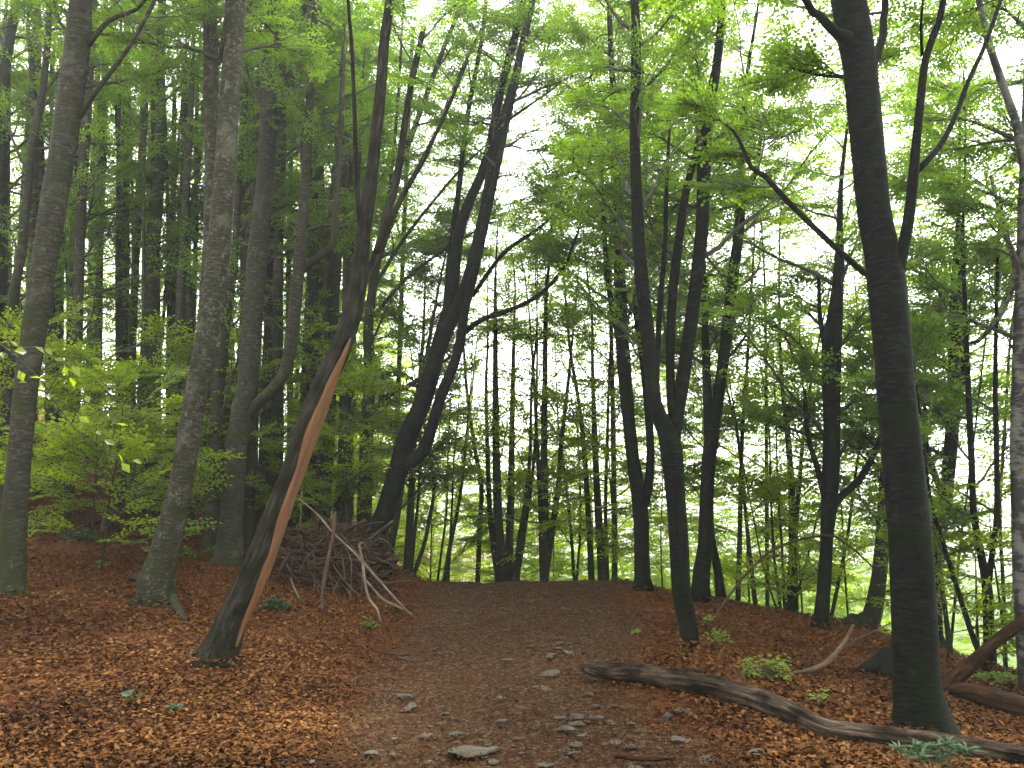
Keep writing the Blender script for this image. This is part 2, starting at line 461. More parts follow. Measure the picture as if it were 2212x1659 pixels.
def grow(g, P, r, rg, zlo, n, L, spray=.6, subs=5, elev=(20, 55), rmax=.035, leafy=1.0, tone=(.2, .8), stems=True, lean=None, droop=0.0):
    """side branches with sub-branches and leaf sprays along the stem P"""
    ok = np.where(P[:, 2] > zlo)[0]
    if len(ok) < 2: return
    az = rg.uniform(0, 6.28); sp_p = []; sp_d = []
    for b in range(n):
        i = ok[min(len(ok) - 1, int(len(ok) * ((b + rg.random()) / n)))]
        fr = i / (len(P) - 1); az += 2.4 + rg.uniform(-.5, .5)
        el = R(rg.uniform(*elev)); d = np.array([math.cos(az) * math.cos(el), math.sin(az) * math.cos(el), math.sin(el)])
        if lean is not None: d = norm(d + lean)
        Lb = L * (1.1 - .55 * fr) * rg.uniform(.55, 1.15); k = 7
        r0 = min(rmax, r[i] * .45); pts = [P[i]]; dd = d.copy()
        for s in range(k):
            dd = norm(dd + rg.normal(0, .13, 3) + np.array([0, 0, .05 - droop - .10 * (s > 3)])); pts.append(pts[-1] + dd * Lb / k)
        pts = np.array(pts); rr = np.linspace(r0, .005, k + 1)
        tube(g, pts, rr, 5, 0, cap=False)
        for s in range(subs):
            t = .25 + .72 * (s + rg.random()) / subs; j = min(k - 1, int(t * k)); o = pts[j] + (pts[j + 1] - pts[j]) * (t * k - j)
            bd = norm(pts[j + 1] - pts[j]); sg = 1 if s % 2 else -1
            sv = norm(np.cross([0, 0, 1.], bd)); d2 = norm(bd * rg.uniform(.5, 1) + sv * sg * rg.uniform(.5, 1.0) + np.array([0, 0, rg.uniform(-.25, .3)]))
            L2 = Lb * rg.uniform(.22, .45) * (1.2 - .5 * t); e = o + d2 * L2 + np.array([0, 0, -.05 * L2]); md = (o + e) / 2 + np.array([0, 0, .05 * L2])
            tube(g, [o, md, e], [max(.006, r0 * .4), .006, .003], 3, 0, cap=False)
            if rg.random() < leafy: sp_p += [e - d2 * .05]; sp_d += [norm(d2 + [0, 0, -.15])]
            if rg.random() < leafy: sp_p += [md]; sp_d += [norm(d2 + sv * -sg * .8)]
            if rg.random() < leafy * .6: sp_p += [o]; sp_d += [norm(bd + sv * -sg * .9)]
        if rg.random() < leafy: sp_p.append(pts[-1] - dd * .1); sp_d.append(dd)
    if sp_p: add_sprays(g, sp_p, sp_d, spray, rg, 1, tone, stems)

# ------------------------------------------------------------------ the setting: ground and path in one sheet
def spaced(lo_far, lo, hi, hi_far, step, grow_=1.09):
    a = list(np.arange(lo, hi + 1e-6, step)); s = step
    while a[-1] < hi_far: s *= grow_; a.append(a[-1] + s)
    s = step; b = []; x = lo
    while x > lo_far: s *= grow_; x -= s; b.append(x)
    return np.array(b[::-1] + a)

def path_mask(x, y):
    left = np.interp(y, [0, 5.4, 7, 10, 12, 15, 18], [-1.3, -1.25, -1.35, -1.45, -1.45, -1.7, -2.0])
    right = np.interp(y, [0, 5.4, 7, 9, 11, 15, 18], [1.6, 1.45, 1.35, 1.5, 1.9, 2.2, 2.4])
    e = 1.3 * fbm(x * 1.1 + 4, y * 1.1, 4)
    m = np.minimum((x - left) / .8, (right - x) / .8) + e
    m = np.minimum(m, (17.5 - y) / .8)
    return np.clip(m + .35, 0, 1)

def build_ground():
    xs = spaced(-150, -9, 9, 150, .09); ys = spaced(-60, 3.5, 17.5, 220, .09)
    X, Y = np.meshgrid(xs, ys); Z = terrain(X, Y); mk = path_mask(X, Y)
    near = (np.abs(X) < 10) & (Y < 19) & (Y > 2)
    Z = Z + near * (1 - mk) * .03 * fbm(X * 9, Y * 9, 2) - near * mk * .025 + near * mk * (.09 * fbm(X * 4 + 7, Y * 4, 4) - .035 * np.exp(-((X + .45 + .15 * np.sin(Y * .6)) / .28) ** 2) - .03 * np.exp(-((X - .75 + .12 * np.sin(Y * .5)) / .25) ** 2))
    nx, ny = len(xs), len(ys); V = np.stack([X, Y, Z], -1).reshape(-1, 3).astype(np.float32)
    i = np.arange(ny - 1)[:, None] * nx; j = np.arange(nx - 1)[None]
    Q = np.stack([i + j, i + j + 1, i + nx + j + 1, i + nx + j], -1).reshape(-1, 4)
    mf = mk.reshape(-1)[Q].mean(1)
    md = np.clip((np.hypot(X, Y) - 32) / 15, 0, 1); md = np.maximum(md, np.clip((X - 7.5) / 3, 0, 1) * .8)
    md = np.maximum(md, np.clip((Y - 17) / 3, 0, 1) * (X > -3) * .8) * (X > -6)
    for nm, sel in (('ground', mf < .5), ('path', mf >= .5)):
        q = Q[sel]; used, inv = np.unique(q, return_inverse=True)
        g = Geo(); g.add(V[used], inv.reshape(-1, 4)); o = g.build(nm, M['ground'])
        a = o.data.attributes.new('trodden', 'FLOAT', 'POINT'); a.data.foreach_set('value', mk.reshape(-1)[used].astype(np.float32))
        a = o.data.attributes.new('meadow', 'FLOAT', 'POINT'); a.data.foreach_set('value', md.reshape(-1)[used].astype(np.float32))
        tag(o, {'ground': 'forest floor of rust brown fallen beech leaves rising on the left', 'path': 'worn earth footpath with stones running up to the crest'}[nm], nm, kind='structure')
build_ground()


# places where the sky shows through in the wood
HOLES += [(1120, 330, 110, 130, .12), (1110, 820, 300, 110, .16), (1740, 590, 120, 110, .06), (1520, 570, 150, 90, .35),
          (1710, 275, 50, 40, .25), (1990, 600, 110, 60, .35), (1640, 760, 90, 90, .35),
          (2080, 1010, 160, 110, .30), (2170, 1030, 60, 130, .05), (1420, 1010, 40, 70, .10), (930, 650, 90, 110, .25),
          (1290, 520, 60, 50, .2), (365, 200, 35, 110, .25), (1700, 1000, 120, 90, .35), (1330, 700, 110, 90, .4), (740, 580, 40, 60, .3),
          (2140, 600, 90, 240, .35), (2110, 1230, 120, 140, .30)]

def stem_path(pts, D, drift=0.0, base=False, H=None, rg=None, shrink=.5):
    n = len(pts); P = []; r = []
    for i, (u, v, w) in enumerate(pts):
        p, t = at(u, v, D + drift * i / max(1, n - 1)); P.append(p); r.append(w * t / S / 2)
    if base:
        z = tz(P[0][0], P[0][1]); P[0][2] = z
        P.insert(0, P[0] - (P[1] - P[0]) / np.linalg.norm(P[1] - P[0]) * .22); r.insert(0, r[0])
    if H is not None and P[-1][2] < H:
        d = norm(P[-1] - P[-2]); p = P[-1].copy(); r0 = r[-1]; k = max(2, int((H - p[2]) / 1.2))
        for i in range(k):
            d = norm(d + np.array([0, 0, .25]) + rg.normal(0, .07, 3)); p = p + d * (H - P[-1][2] if k < 1 else 1.2)
            P.append(p.copy()); r.append(max(.012, r0 * (1 - (1 - .12) * (i + 1) / k)))
    return np.array(P), np.array(r)

TREE_N = [0]
BASES = []
def tree(label, cat, pts, D=None, limbs=(), bark='bark_grey', name='beech_tree', H=13, zlo=3.2, n=18, L=2.6, spray=.45, subs=5,
         sides=14, flare=.55, lump=.10, group='beeches along the footpath', leafy=1.0, tone=(.15, .75), elev=(20, 55), limb_n=6, drift=0.0, stems=True, lean=(0, .75, .05), seed=None, ridge=0.0):
    TREE_N[0] += 1; sd_ = seed or TREE_N[0]; rg = np.random.default_rng(1000 + sd_)
    if D is None: D = float(hit(pts[0][0], pts[0][1])[1])
    if D < 11: spray *= .86
    lean = np.array(lean); n = int(n * 1.7); limb_n = int(limb_n * 1.4); subs += 3; L *= 1.15
    P, r = stem_path(pts, D, drift, True, H, rg)
    root = empty(name, (P[1][0], P[1][1], tz(P[1][0], P[1][1]))); o = tuple(root.location)
    tag(root, label, cat, group)
    BASES.append((root.location.x, root.location.y, float(r[0]) * 1.25))
    Pp, rp = resample(P, r, .12 if D < 11 else .25)
    g = Geo(); tube(g, Pp, rp, sides, 0, lump, sd_, flare, ridge=ridge); tk = g.build('trunk', M[bark], root, o)
    cg = Geo()
    grow(cg, Pp, rp, rg, zlo, n, L, spray, subs, elev, leafy=leafy, tone=tone, stems=stems, lean=lean)
    for lm in limbs:
        kw = {}
        if isinstance(lm, dict): kw = dict(lm); lm = kw.pop('pts')
        dr = kw.get('drift', rg.uniform(-.9, .9)); H2 = kw.get('H', None)
        if H2 is None and lm[-1][1] < 60: H2 = min(H, 10)
        # start at the depth of the trunk at that height
        vs = np.array([p[1] for p in pts], float); jj = int(np.argmin(np.abs(vs - lm[0][1]))); D0 = D + drift * jj / max(1, len(pts) - 1)
        LP, lr = stem_path(lm, D0, dr, False, H2, rg)
        LP, lr = resample(LP, lr, .2)
        lg = Geo(); tube(lg, LP, lr, max(6, sides - 4), 0, lump * .7, sd_ + 3); lg.build('limb', M[bark], root, o)
        grow(cg, LP, lr, rg, min(kw.get('zlo', max(LP[0][2] + .6, zlo - 1.2)), LP[-1][2] - 1.0), kw.get('n', limb_n), kw.get('L', L * .75), spray, subs, elev, leafy=leafy, tone=tone, stems=stems, lean=lean)
    if cg.n: cg.build('crown', [M['twig'], M['leaf']], root, o, smooth=False)
    return root, Pp, rp, D

G = 'beeches along the footpath'
# ---- left edge of the wood
tree('mottled grey beech rising nearest the picture edge beside the leafy saplings', 'beech tree',
     [(20, 1285, 60), (34, 1080, 48), (52, 880, 46), (69, 750, 47), (106, 500, 50), (139, 300, 51), (168, 100, 50), (176, 0, 44)], None,
     [[(172, 252, 12), (210, 195, 10), (280, 100, 9), (332, 5, 8)], [(190, 98, 12), (235, 45, 10), (295, 20, 8), (325, -20, 7)]],
     'bark_grey', n=9, zlo=7.4, H=12, flare=.35)
tree('thin crooked beech with a bare bend close behind the mottled edge beech', 'beech tree',
     [(16, 1080, 20), (20, 800, 20), (30, 640, 19), (48, 540, 18), (56, 450, 17), (72, 300, 16), (95, 175, 14), (108, 0, 12)], 14.5, bark='bark_thin', sides=10, n=12)
tree('dim beech pole cut by the picture edge', 'beech tree', [(-18, 1060, 30), (-5, 600, 26), (5, 250, 22), (16, 120, 20), (36, 0, 18)], 16, bark='bark_thin', sides=10, n=12)
tree('smooth grey pole rising just beyond the mottled edge beech', 'beech tree',
     [(150, 1060, 24), (162, 850, 22), (175, 460, 21), (189, 220, 19), (201, 0, 18)], 15, bark='bark_grey', sides=10, n=12)
# ---- the double beech with the swollen foot
r3, P3, R3, D3 = tree('large grey banded beech with swollen mossy foot and a sister stem behind', 'beech tree',
     [(336, 1300, 72), (338, 1255, 74), (353, 1205, 62), (372, 1130, 54), (394, 1030, 48), (418, 880, 47), (439, 780, 50), (459, 650, 47), (476, 500, 47), (494, 250, 43), (511, 0, 41)], None,
     [{'pts': [(432, 800, 30), (445, 640, 27), (454, 500, 27), (457, 350, 29), (455, 150, 30), (455, 0, 29)], 'drift': .35},
      {'pts': [(472, 140, 10), (484, 70, 8), (490, 0, 7)], 'drift': -.3, 'n': 3}],
     'bark_band', n=8, zlo=8.0, H=12, flare=.14, sides=18)
def root_piece(parent, pts, D, bark):
    P, r = [], []
    for (u, v, w) in pts:
        h = hit(u, v); p, t = at(u, v, h[1]); P.append([h[0], h[1], tz(h[0], h[1]) + .25 * w * t / S]); r.append(w * t / S / 2)
    P, r = resample(P, r, .08); g = Geo(); tube(g, P, r, 8, 0, .15, 5); g.build('root', M[bark], parent, tuple(parent.location))
root_piece(r3, [(352, 1275, 40), (372, 1305, 26), (386, 1325, 16), (402, 1345, 8)], D3, 'bark_grey')
root_piece(r3, [(330, 1262, 40), (306, 1256, 26), (280, 1252, 12)], D3, 'bark_grey')
tree('pale ivy-dotted trunk standing tight against the forked beech', 'beech tree',
     [(462, 1112, 34), (466, 980, 30), (470, 850, 28), (488, 700, 20), (506, 560, 17), (516, 400, 15), (530, 200, 13), (538, 0, 11)], 14.2, bark='bark_grey', sides=10, n=12)
tree('dark beech that forks high into two slanting arms beside the double beech', 'beech tree',
     [(500, 1122, 58), (505, 1055, 45), (510, 980, 44), (525, 880, 48), (535, 825, 42), (557, 550, 44), (572, 400, 38), (580, 275, 38), (584, 100, 34), (597, 0, 30)], 13.2,
     [[(588, 290, 24), (600, 262, 22), (620, 200, 20), (645, 100, 20), (671, 0, 19)], [(592, 110, 16), (607, 80, 16), (640, 5, 15)],
      {'pts': [(534, 900, 26), (556, 872, 26), (587, 843, 26), (619, 793, 27), (633, 700, 27), (641, 622, 26), (650, 520, 24), (664, 330, 20), (673, 150, 18), (684, 0, 15)], 'drift': -.5, 'n': 10},
      {'pts': [(645, 590, 18), (680, 560, 17), (715, 535, 16), (722, 500, 14), (735, 300, 12), (742, 100, 10)], 'drift': -.6, 'n': 8}],
     'bark_grey', n=8, zlo=7.6, H=12, flare=.3)
# ---- the split, leaning tree
r5, P5, R5, D5 = tree('leaning beech with a long orange strip where its bark is torn away', 'split beech',
     [(462, 1432, 88), (478, 1402, 74), (507, 1330, 60), (551, 1230, 56), (588, 1130, 50), (625, 1030, 47), (662, 930, 47), (701, 830, 48), (745, 729, 43), (767, 658, 40), (777, 587, 34), (783, 516, 31), (797, 420, 28), (817, 250, 25), (829, 100, 22), (842, 0, 20)], None,
     [[(772, 640, 17), (797, 587, 16), (818, 537, 20), (832, 480, 18), (858, 380, 16), (885, 200, 14), (915, 60, 12)],
      [(783, 540, 12), (772, 420, 10), (766, 250, 9), (760, 100, 8), (752, 0, 7)],
      [(812, 545, 14), (845, 470, 12), (905, 360, 10), (960, 250, 8), (1010, 130, 7)]],
     'bark_split', name='split_beech', n=5, zlo=8.6, H=11, leafy=.7, limb_n=2, flare=.15, lump=.16, sides=28, ridge=.16, group=None)
def split_strip():
    T, A, B = frames(P5); g = Geo(); u, v, f = project(P5); k0 = int(np.argmin(np.abs(v - 1375))); k1 = int(np.argmin(np.abs(v - 735)))
    rows = []; n = k1 - k0; NA = 11; bk = []
    L = np.concatenate([[0], np.cumsum(np.linalg.norm(np.diff(P5, axis=0), axis=1))])
    for i in range(k0, k1 + 1):
        t = (i - k0) / n
        half = R(45) * min(1, (t / .42) ** .8, ((1 - t) / .30) ** .8) * (1 + .9 * float(fbm(np.array([t * 14.]), np.array([3.3]), 4)[0])) + R(2)
        cen = R(-30) + R(16) * math.sin(t * 4.2)
        for j in range(NA):
            a = cen + half * (2 * j / (NA - 1) - 1) + .10 * half * float(fbm(np.array([t * 40.]), np.array([9.3 + (j > NA / 2) * 7]), 3)[0]) * 2; edge = abs(2 * j / (NA - 1) - 1)
            rad = R5[i] * (1.05 + .08 * (1 - edge ** 3) + .10 * float(fbm(np.array([j * .8 + 5]), np.array([t * 5.]), 3)[0])) + (.012 if edge < .95 else -.02)
            rows.append(P5[i] + rad * (math.cos(a) * A[i] + math.sin(a) * B[i])); bk.append([math.cos(a) * rad, math.sin(a) * rad, L[i]])
    i = np.arange(n)[:, None] * NA; j = np.arange(NA - 1)[None]
    g.add(np.array(rows), np.stack([i + j, i + j + 1, i + NA + j + 1, i + NA + j], -1).reshape(-1, 4), bark=np.array(bk))
    o = g.build('split_wood', M['wood'], r5, tuple(r5.location)); o['label'] = 'bare orange heartwood along the torn side'
split_strip()
# ---- the leaning many-stemmed beech left of the path
tree('leaning dark beech with many stems fanning over the path beside the brush pile', 'beech tree',
     [(806, 1200, 62), (818, 1140, 46), (832, 1106, 42), (861, 1014, 42), (880, 943, 43), (912, 872, 38), (934, 800, 34), (955, 715, 30), (975, 640, 28), (988, 520, 25), (1012, 440, 22), (1050, 350, 20), (1080, 200, 18), (1118, 60, 16), (1132, 0, 14)], 13.6,
     [{'pts': [(930, 830, 28), (955, 745, 28), (1005, 620, 26), (1041, 480, 22), (1075, 300, 20), (1110, 180, 18), (1150, 0, 15)], 'drift': -.5, 'n': 9},
      {'pts': [(872, 1005, 30), (889, 996, 30), (914, 975, 28), (932, 925, 25), (953, 854, 24), (982, 783, 22), (996, 729, 22), (1003, 676, 20), (1021, 605, 18), (1042, 516, 16), (1062, 420, 15), (1112, 190, 12), (1140, 60, 10)], 'drift': -.9, 'n': 9},
      {'pts': [(1000, 722, 12), (1042, 690, 11), (1106, 668, 10), (1160, 640, 9), (1210, 590, 8), (1240, 525, 6), (1258, 470, 5)], 'drift': -1.2, 'n': 6, 'L': 1.2},
      {'pts': [(1020, 640, 10), (1090, 545, 9), (1180, 480, 7), (1240, 390, 6), (1290, 300, 5)], 'drift': -.6, 'n': 6, 'L': 1.4},
      {'pts': [(962, 700, 16), (972, 560, 14), (992, 400, 12), (1010, 250, 11), (1040, 90, 9), (1050, 0, 8)], 'drift': .7, 'n': 8}],
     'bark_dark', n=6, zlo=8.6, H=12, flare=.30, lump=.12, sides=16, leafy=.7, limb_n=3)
tree('ivy-clad dark trunk between the brush pile and the leaning beech', 'beech tree',
     [(786, 1150, 34), (792, 950, 30), (799, 800, 26), (796, 700, 22), (815, 560, 18), (850, 400, 15), (905, 250, 12), (960, 100, 10), (1000, 0, 9)], 15,
     [{'pts': [(800, 900, 16), (830, 860, 14), (880, 835, 12), (930, 800, 9), (990, 760, 6)], 'n': 5, 'L': 1.2},
      {'pts': [(808, 620, 9), (870, 520, 8), (940, 430, 7), (1010, 350, 5), (1100, 270, 4)], 'n': 4, 'L': 1.1}, {'pts': [(800, 690, 9), (880, 600, 8), (960, 540, 6), (1060, 480, 4)], 'n': 4, 'L': 1.0}, {'pts': [(812, 580, 9), (868, 430, 8), (925, 330, 7), (975, 200, 6), (1040, 60, 5)], 'n': 4, 'L': 1.2}, {'pts': [(836, 450, 8), (850, 330, 7), (862, 180, 6), (872, 0, 5)], 'n': 4, 'L': 1.2}], bark='bark_thin', sides=10, n=12, zlo=2.6, L=1.5, leafy=.75)
tree('slender pole behind the orange split trunk', 'beech tree', [(700, 1100, 30), (708, 900, 26), (718, 700, 20), (729, 516, 16), (738, 300, 14), (748, 0, 12)], 16.5, bark='bark_thin', sides=10, n=14, zlo=2.0, L=2)
tree('straight shaded pole between the forked beech and the split beech', 'beech tree', [(594, 1085, 38), (597, 950, 32), (600, 800, 25), (600, 620, 22), (606, 400, 19), (612, 200, 16), (615, 0, 14)], 16, bark='bark_thin', sides=10, n=14, zlo=2.5)
tree('short stooping trunk on the mound right of the leaning beech', 'beech tree', [(832, 1200, 22), (850, 1150, 18), (862, 1080, 15), (880, 980, 12), (905, 860, 10), (930, 720, 8)], 15.0, bark='bark_thin', sides=8, n=10, zlo=1.6, L=1.3, H=6)
tree('ochre-barked slender stem right of the mound', 'beech tree', [(880, 1215, 20), (886, 1120, 17), (890, 1030, 14), (898, 900, 11), (912, 760, 8)], 15.8, bark='bark_thin', sides=8, n=10, zlo=2, L=1.3, H=7)
# ---- centre right
tree('slim beech splitting low into twin stems right of the path crest', 'beech tree',
     [(1389, 1273, 36), (1386, 1180, 33), (1384, 1100, 34), (1368, 996, 28), (1356, 889, 28), (1347, 780, 30), (1340, 640, 26), (1336, 500, 22), (1332, 330, 17), (1322, 150, 13), (1315, 0, 10)], None,
     [{'pts': [(1388, 1090, 20), (1397, 1070, 20), (1405, 996, 18), (1402, 916, 17), (1392, 800, 17), (1376, 660, 17), (1382, 520, 14), (1392, 380, 11), (1405, 200, 9)], 'drift': .5},
      {'pts': [(1352, 830, 14), (1330, 700, 13), (1312, 600, 12), (1305, 475, 10), (1298, 340, 8)], 'drift': .3}],
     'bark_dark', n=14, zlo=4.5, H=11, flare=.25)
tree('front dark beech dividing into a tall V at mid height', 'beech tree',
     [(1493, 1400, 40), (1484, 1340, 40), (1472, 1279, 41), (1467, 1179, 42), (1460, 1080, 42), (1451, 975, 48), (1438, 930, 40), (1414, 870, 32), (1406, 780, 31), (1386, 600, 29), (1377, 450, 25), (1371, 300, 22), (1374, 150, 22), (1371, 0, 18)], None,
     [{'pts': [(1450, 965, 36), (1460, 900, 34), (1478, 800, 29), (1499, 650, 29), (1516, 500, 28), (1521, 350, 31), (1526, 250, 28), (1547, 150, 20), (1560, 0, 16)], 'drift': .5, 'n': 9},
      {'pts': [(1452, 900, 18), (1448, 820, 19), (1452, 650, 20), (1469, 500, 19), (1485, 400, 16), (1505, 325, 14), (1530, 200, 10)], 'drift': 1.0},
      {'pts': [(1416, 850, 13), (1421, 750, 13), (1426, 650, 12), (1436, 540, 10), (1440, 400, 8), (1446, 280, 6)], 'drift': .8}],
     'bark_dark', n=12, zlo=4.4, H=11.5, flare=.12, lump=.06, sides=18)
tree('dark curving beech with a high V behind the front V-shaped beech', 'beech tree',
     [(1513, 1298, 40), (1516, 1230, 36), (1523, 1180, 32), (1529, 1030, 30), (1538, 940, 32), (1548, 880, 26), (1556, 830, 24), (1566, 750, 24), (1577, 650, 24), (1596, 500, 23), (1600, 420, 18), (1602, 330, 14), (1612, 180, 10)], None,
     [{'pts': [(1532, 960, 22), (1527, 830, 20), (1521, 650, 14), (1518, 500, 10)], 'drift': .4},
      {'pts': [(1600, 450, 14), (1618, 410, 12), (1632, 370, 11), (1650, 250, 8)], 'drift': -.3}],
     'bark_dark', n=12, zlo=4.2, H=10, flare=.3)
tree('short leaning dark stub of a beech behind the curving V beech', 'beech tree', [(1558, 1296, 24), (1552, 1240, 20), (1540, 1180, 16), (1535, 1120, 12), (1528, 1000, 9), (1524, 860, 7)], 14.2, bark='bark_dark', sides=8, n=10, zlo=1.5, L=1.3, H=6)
# ---- the big right-hand beech
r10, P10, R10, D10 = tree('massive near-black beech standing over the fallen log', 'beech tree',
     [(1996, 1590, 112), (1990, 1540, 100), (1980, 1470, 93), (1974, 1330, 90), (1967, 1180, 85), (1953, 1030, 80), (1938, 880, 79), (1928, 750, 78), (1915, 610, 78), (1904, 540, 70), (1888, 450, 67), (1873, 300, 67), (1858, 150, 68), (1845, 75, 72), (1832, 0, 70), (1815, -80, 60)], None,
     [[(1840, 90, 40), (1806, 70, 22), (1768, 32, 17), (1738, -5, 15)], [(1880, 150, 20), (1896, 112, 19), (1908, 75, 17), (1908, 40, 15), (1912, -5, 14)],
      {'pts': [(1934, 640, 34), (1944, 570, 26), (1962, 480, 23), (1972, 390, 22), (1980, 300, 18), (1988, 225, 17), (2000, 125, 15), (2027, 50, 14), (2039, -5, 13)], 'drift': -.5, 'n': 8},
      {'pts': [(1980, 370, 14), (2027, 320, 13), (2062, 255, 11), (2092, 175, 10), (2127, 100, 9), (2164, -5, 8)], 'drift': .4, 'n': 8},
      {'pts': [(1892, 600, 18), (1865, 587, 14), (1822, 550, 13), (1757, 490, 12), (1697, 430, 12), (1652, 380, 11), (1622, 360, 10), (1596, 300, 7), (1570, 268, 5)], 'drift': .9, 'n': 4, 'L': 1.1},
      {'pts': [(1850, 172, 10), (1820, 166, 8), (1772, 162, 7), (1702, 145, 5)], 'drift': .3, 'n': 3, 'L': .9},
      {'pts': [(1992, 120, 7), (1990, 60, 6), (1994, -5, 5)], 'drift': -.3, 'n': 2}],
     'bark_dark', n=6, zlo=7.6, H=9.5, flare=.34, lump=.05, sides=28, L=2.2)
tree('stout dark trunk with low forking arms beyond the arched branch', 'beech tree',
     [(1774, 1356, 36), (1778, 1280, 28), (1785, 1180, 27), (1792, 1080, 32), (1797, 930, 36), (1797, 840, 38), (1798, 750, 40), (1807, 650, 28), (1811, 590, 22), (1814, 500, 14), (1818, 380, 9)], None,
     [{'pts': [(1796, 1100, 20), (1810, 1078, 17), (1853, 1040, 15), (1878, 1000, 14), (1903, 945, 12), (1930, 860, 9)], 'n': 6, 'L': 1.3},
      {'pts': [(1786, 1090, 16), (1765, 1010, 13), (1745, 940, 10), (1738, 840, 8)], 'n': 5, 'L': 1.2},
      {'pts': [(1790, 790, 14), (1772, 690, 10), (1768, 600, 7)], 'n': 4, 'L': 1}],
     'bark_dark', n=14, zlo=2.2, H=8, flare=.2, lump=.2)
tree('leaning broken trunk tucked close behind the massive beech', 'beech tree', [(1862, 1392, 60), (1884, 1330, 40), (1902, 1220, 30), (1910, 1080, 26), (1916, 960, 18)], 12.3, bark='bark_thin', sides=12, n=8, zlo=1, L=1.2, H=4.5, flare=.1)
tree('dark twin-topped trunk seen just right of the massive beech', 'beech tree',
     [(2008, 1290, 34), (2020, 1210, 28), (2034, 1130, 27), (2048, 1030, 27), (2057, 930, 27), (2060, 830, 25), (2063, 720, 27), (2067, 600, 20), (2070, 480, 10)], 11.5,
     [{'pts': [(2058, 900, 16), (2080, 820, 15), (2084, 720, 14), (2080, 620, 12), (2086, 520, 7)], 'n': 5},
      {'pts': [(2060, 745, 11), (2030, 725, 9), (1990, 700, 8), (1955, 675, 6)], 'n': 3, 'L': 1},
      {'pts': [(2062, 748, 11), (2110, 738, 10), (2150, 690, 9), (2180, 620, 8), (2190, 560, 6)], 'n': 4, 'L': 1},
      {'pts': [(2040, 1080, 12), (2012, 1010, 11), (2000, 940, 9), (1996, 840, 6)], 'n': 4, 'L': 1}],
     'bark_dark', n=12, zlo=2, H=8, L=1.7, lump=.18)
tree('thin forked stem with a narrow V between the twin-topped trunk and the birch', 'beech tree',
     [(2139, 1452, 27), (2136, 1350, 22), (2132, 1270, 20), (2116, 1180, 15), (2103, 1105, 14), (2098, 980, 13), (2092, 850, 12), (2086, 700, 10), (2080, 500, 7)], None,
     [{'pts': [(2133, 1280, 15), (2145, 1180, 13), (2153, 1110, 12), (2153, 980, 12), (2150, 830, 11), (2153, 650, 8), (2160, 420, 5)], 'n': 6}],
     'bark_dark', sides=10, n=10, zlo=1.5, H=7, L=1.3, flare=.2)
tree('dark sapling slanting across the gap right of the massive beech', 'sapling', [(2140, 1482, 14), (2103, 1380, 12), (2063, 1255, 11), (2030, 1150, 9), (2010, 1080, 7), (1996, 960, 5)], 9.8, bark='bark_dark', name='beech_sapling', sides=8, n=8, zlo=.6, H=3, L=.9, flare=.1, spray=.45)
tree('white birch with black scars at the picture edge', 'birch tree',
     [(2232, 1500, 54), (2222, 1350, 50), (2214, 1150, 50), (2211, 950, 50), (2214, 800, 48), (2220, 600, 46), (2226, 400, 44), (2234, 150, 40), (2240, 0, 36)], None,
     [{'pts': [(2222, 420, 20), (2198, 278, 17), (2172, 200, 16), (2138, 100, 15), (2118, 15, 13)], 'drift': -.3, 'n': 6}, {'pts': [(2208, 640, 16), (2190, 560, 12), (2165, 480, 9), (2140, 380, 6)], 'n': 4, 'L': 1},
      {'pts': [(2200, 560, 12), (2182, 640, 9), (2150, 700, 7), (2120, 730, 5)], 'n': 3, 'L': .8}],
     'birch', name='birch_tree', n=10, zlo=3.2, H=10, flare=.15, sides=16, group=None, L=1.6)

# ---- coppices on the crest, seen against the understorey coloured to look lit
def coppice(label, stems_, D, name='beech_coppice', bark='bark_thin', n=5, zlo=2.6, L=1.5, H=9, spray=.62, cat='coppiced beech'):
    TREE_N[0] += 1; rg = np.random.default_rng(2000 + TREE_N[0])
    p0, t = at(*stems_[0][0][:2], D); z = tz(p0[0], p0[1]); root = empty(name, (p0[0], p0[1], z)); o = tuple(root.location)
    tag(root, label, cat, 'coppiced beeches on the crest'); cg = Geo()
    for st in stems_:
        P, r = stem_path(st, D, rg.uniform(-.6, .6), False, H, rg)
        d = norm(P[0] - P[1]); zb = tz(P[0][0], P[0][1]) - .15; k = max(.1, (P[0][2] - zb) / max(.35, -d[2]))
        P = np.vstack([P[0] + d * k, P]); r = np.concatenate([[r[0] * 1.15], r])
        P, r = resample(P, r, .3); g = Geo(); tube(g, P, r, 8, 0, .12, TREE_N[0]); g.build('stem', M[bark], root, o)
        grow(cg, P, r, rg, z + zlo - 1.2, n, L, spray * .85, 4, (10, 50), rmax=.02, tone=(.35, 1), leafy=.55 if st[0][0] > 1400 else .8)
    cg.build('crown', [M['twig'], M['leaf_fresh_lit']], root, o, smooth=False)

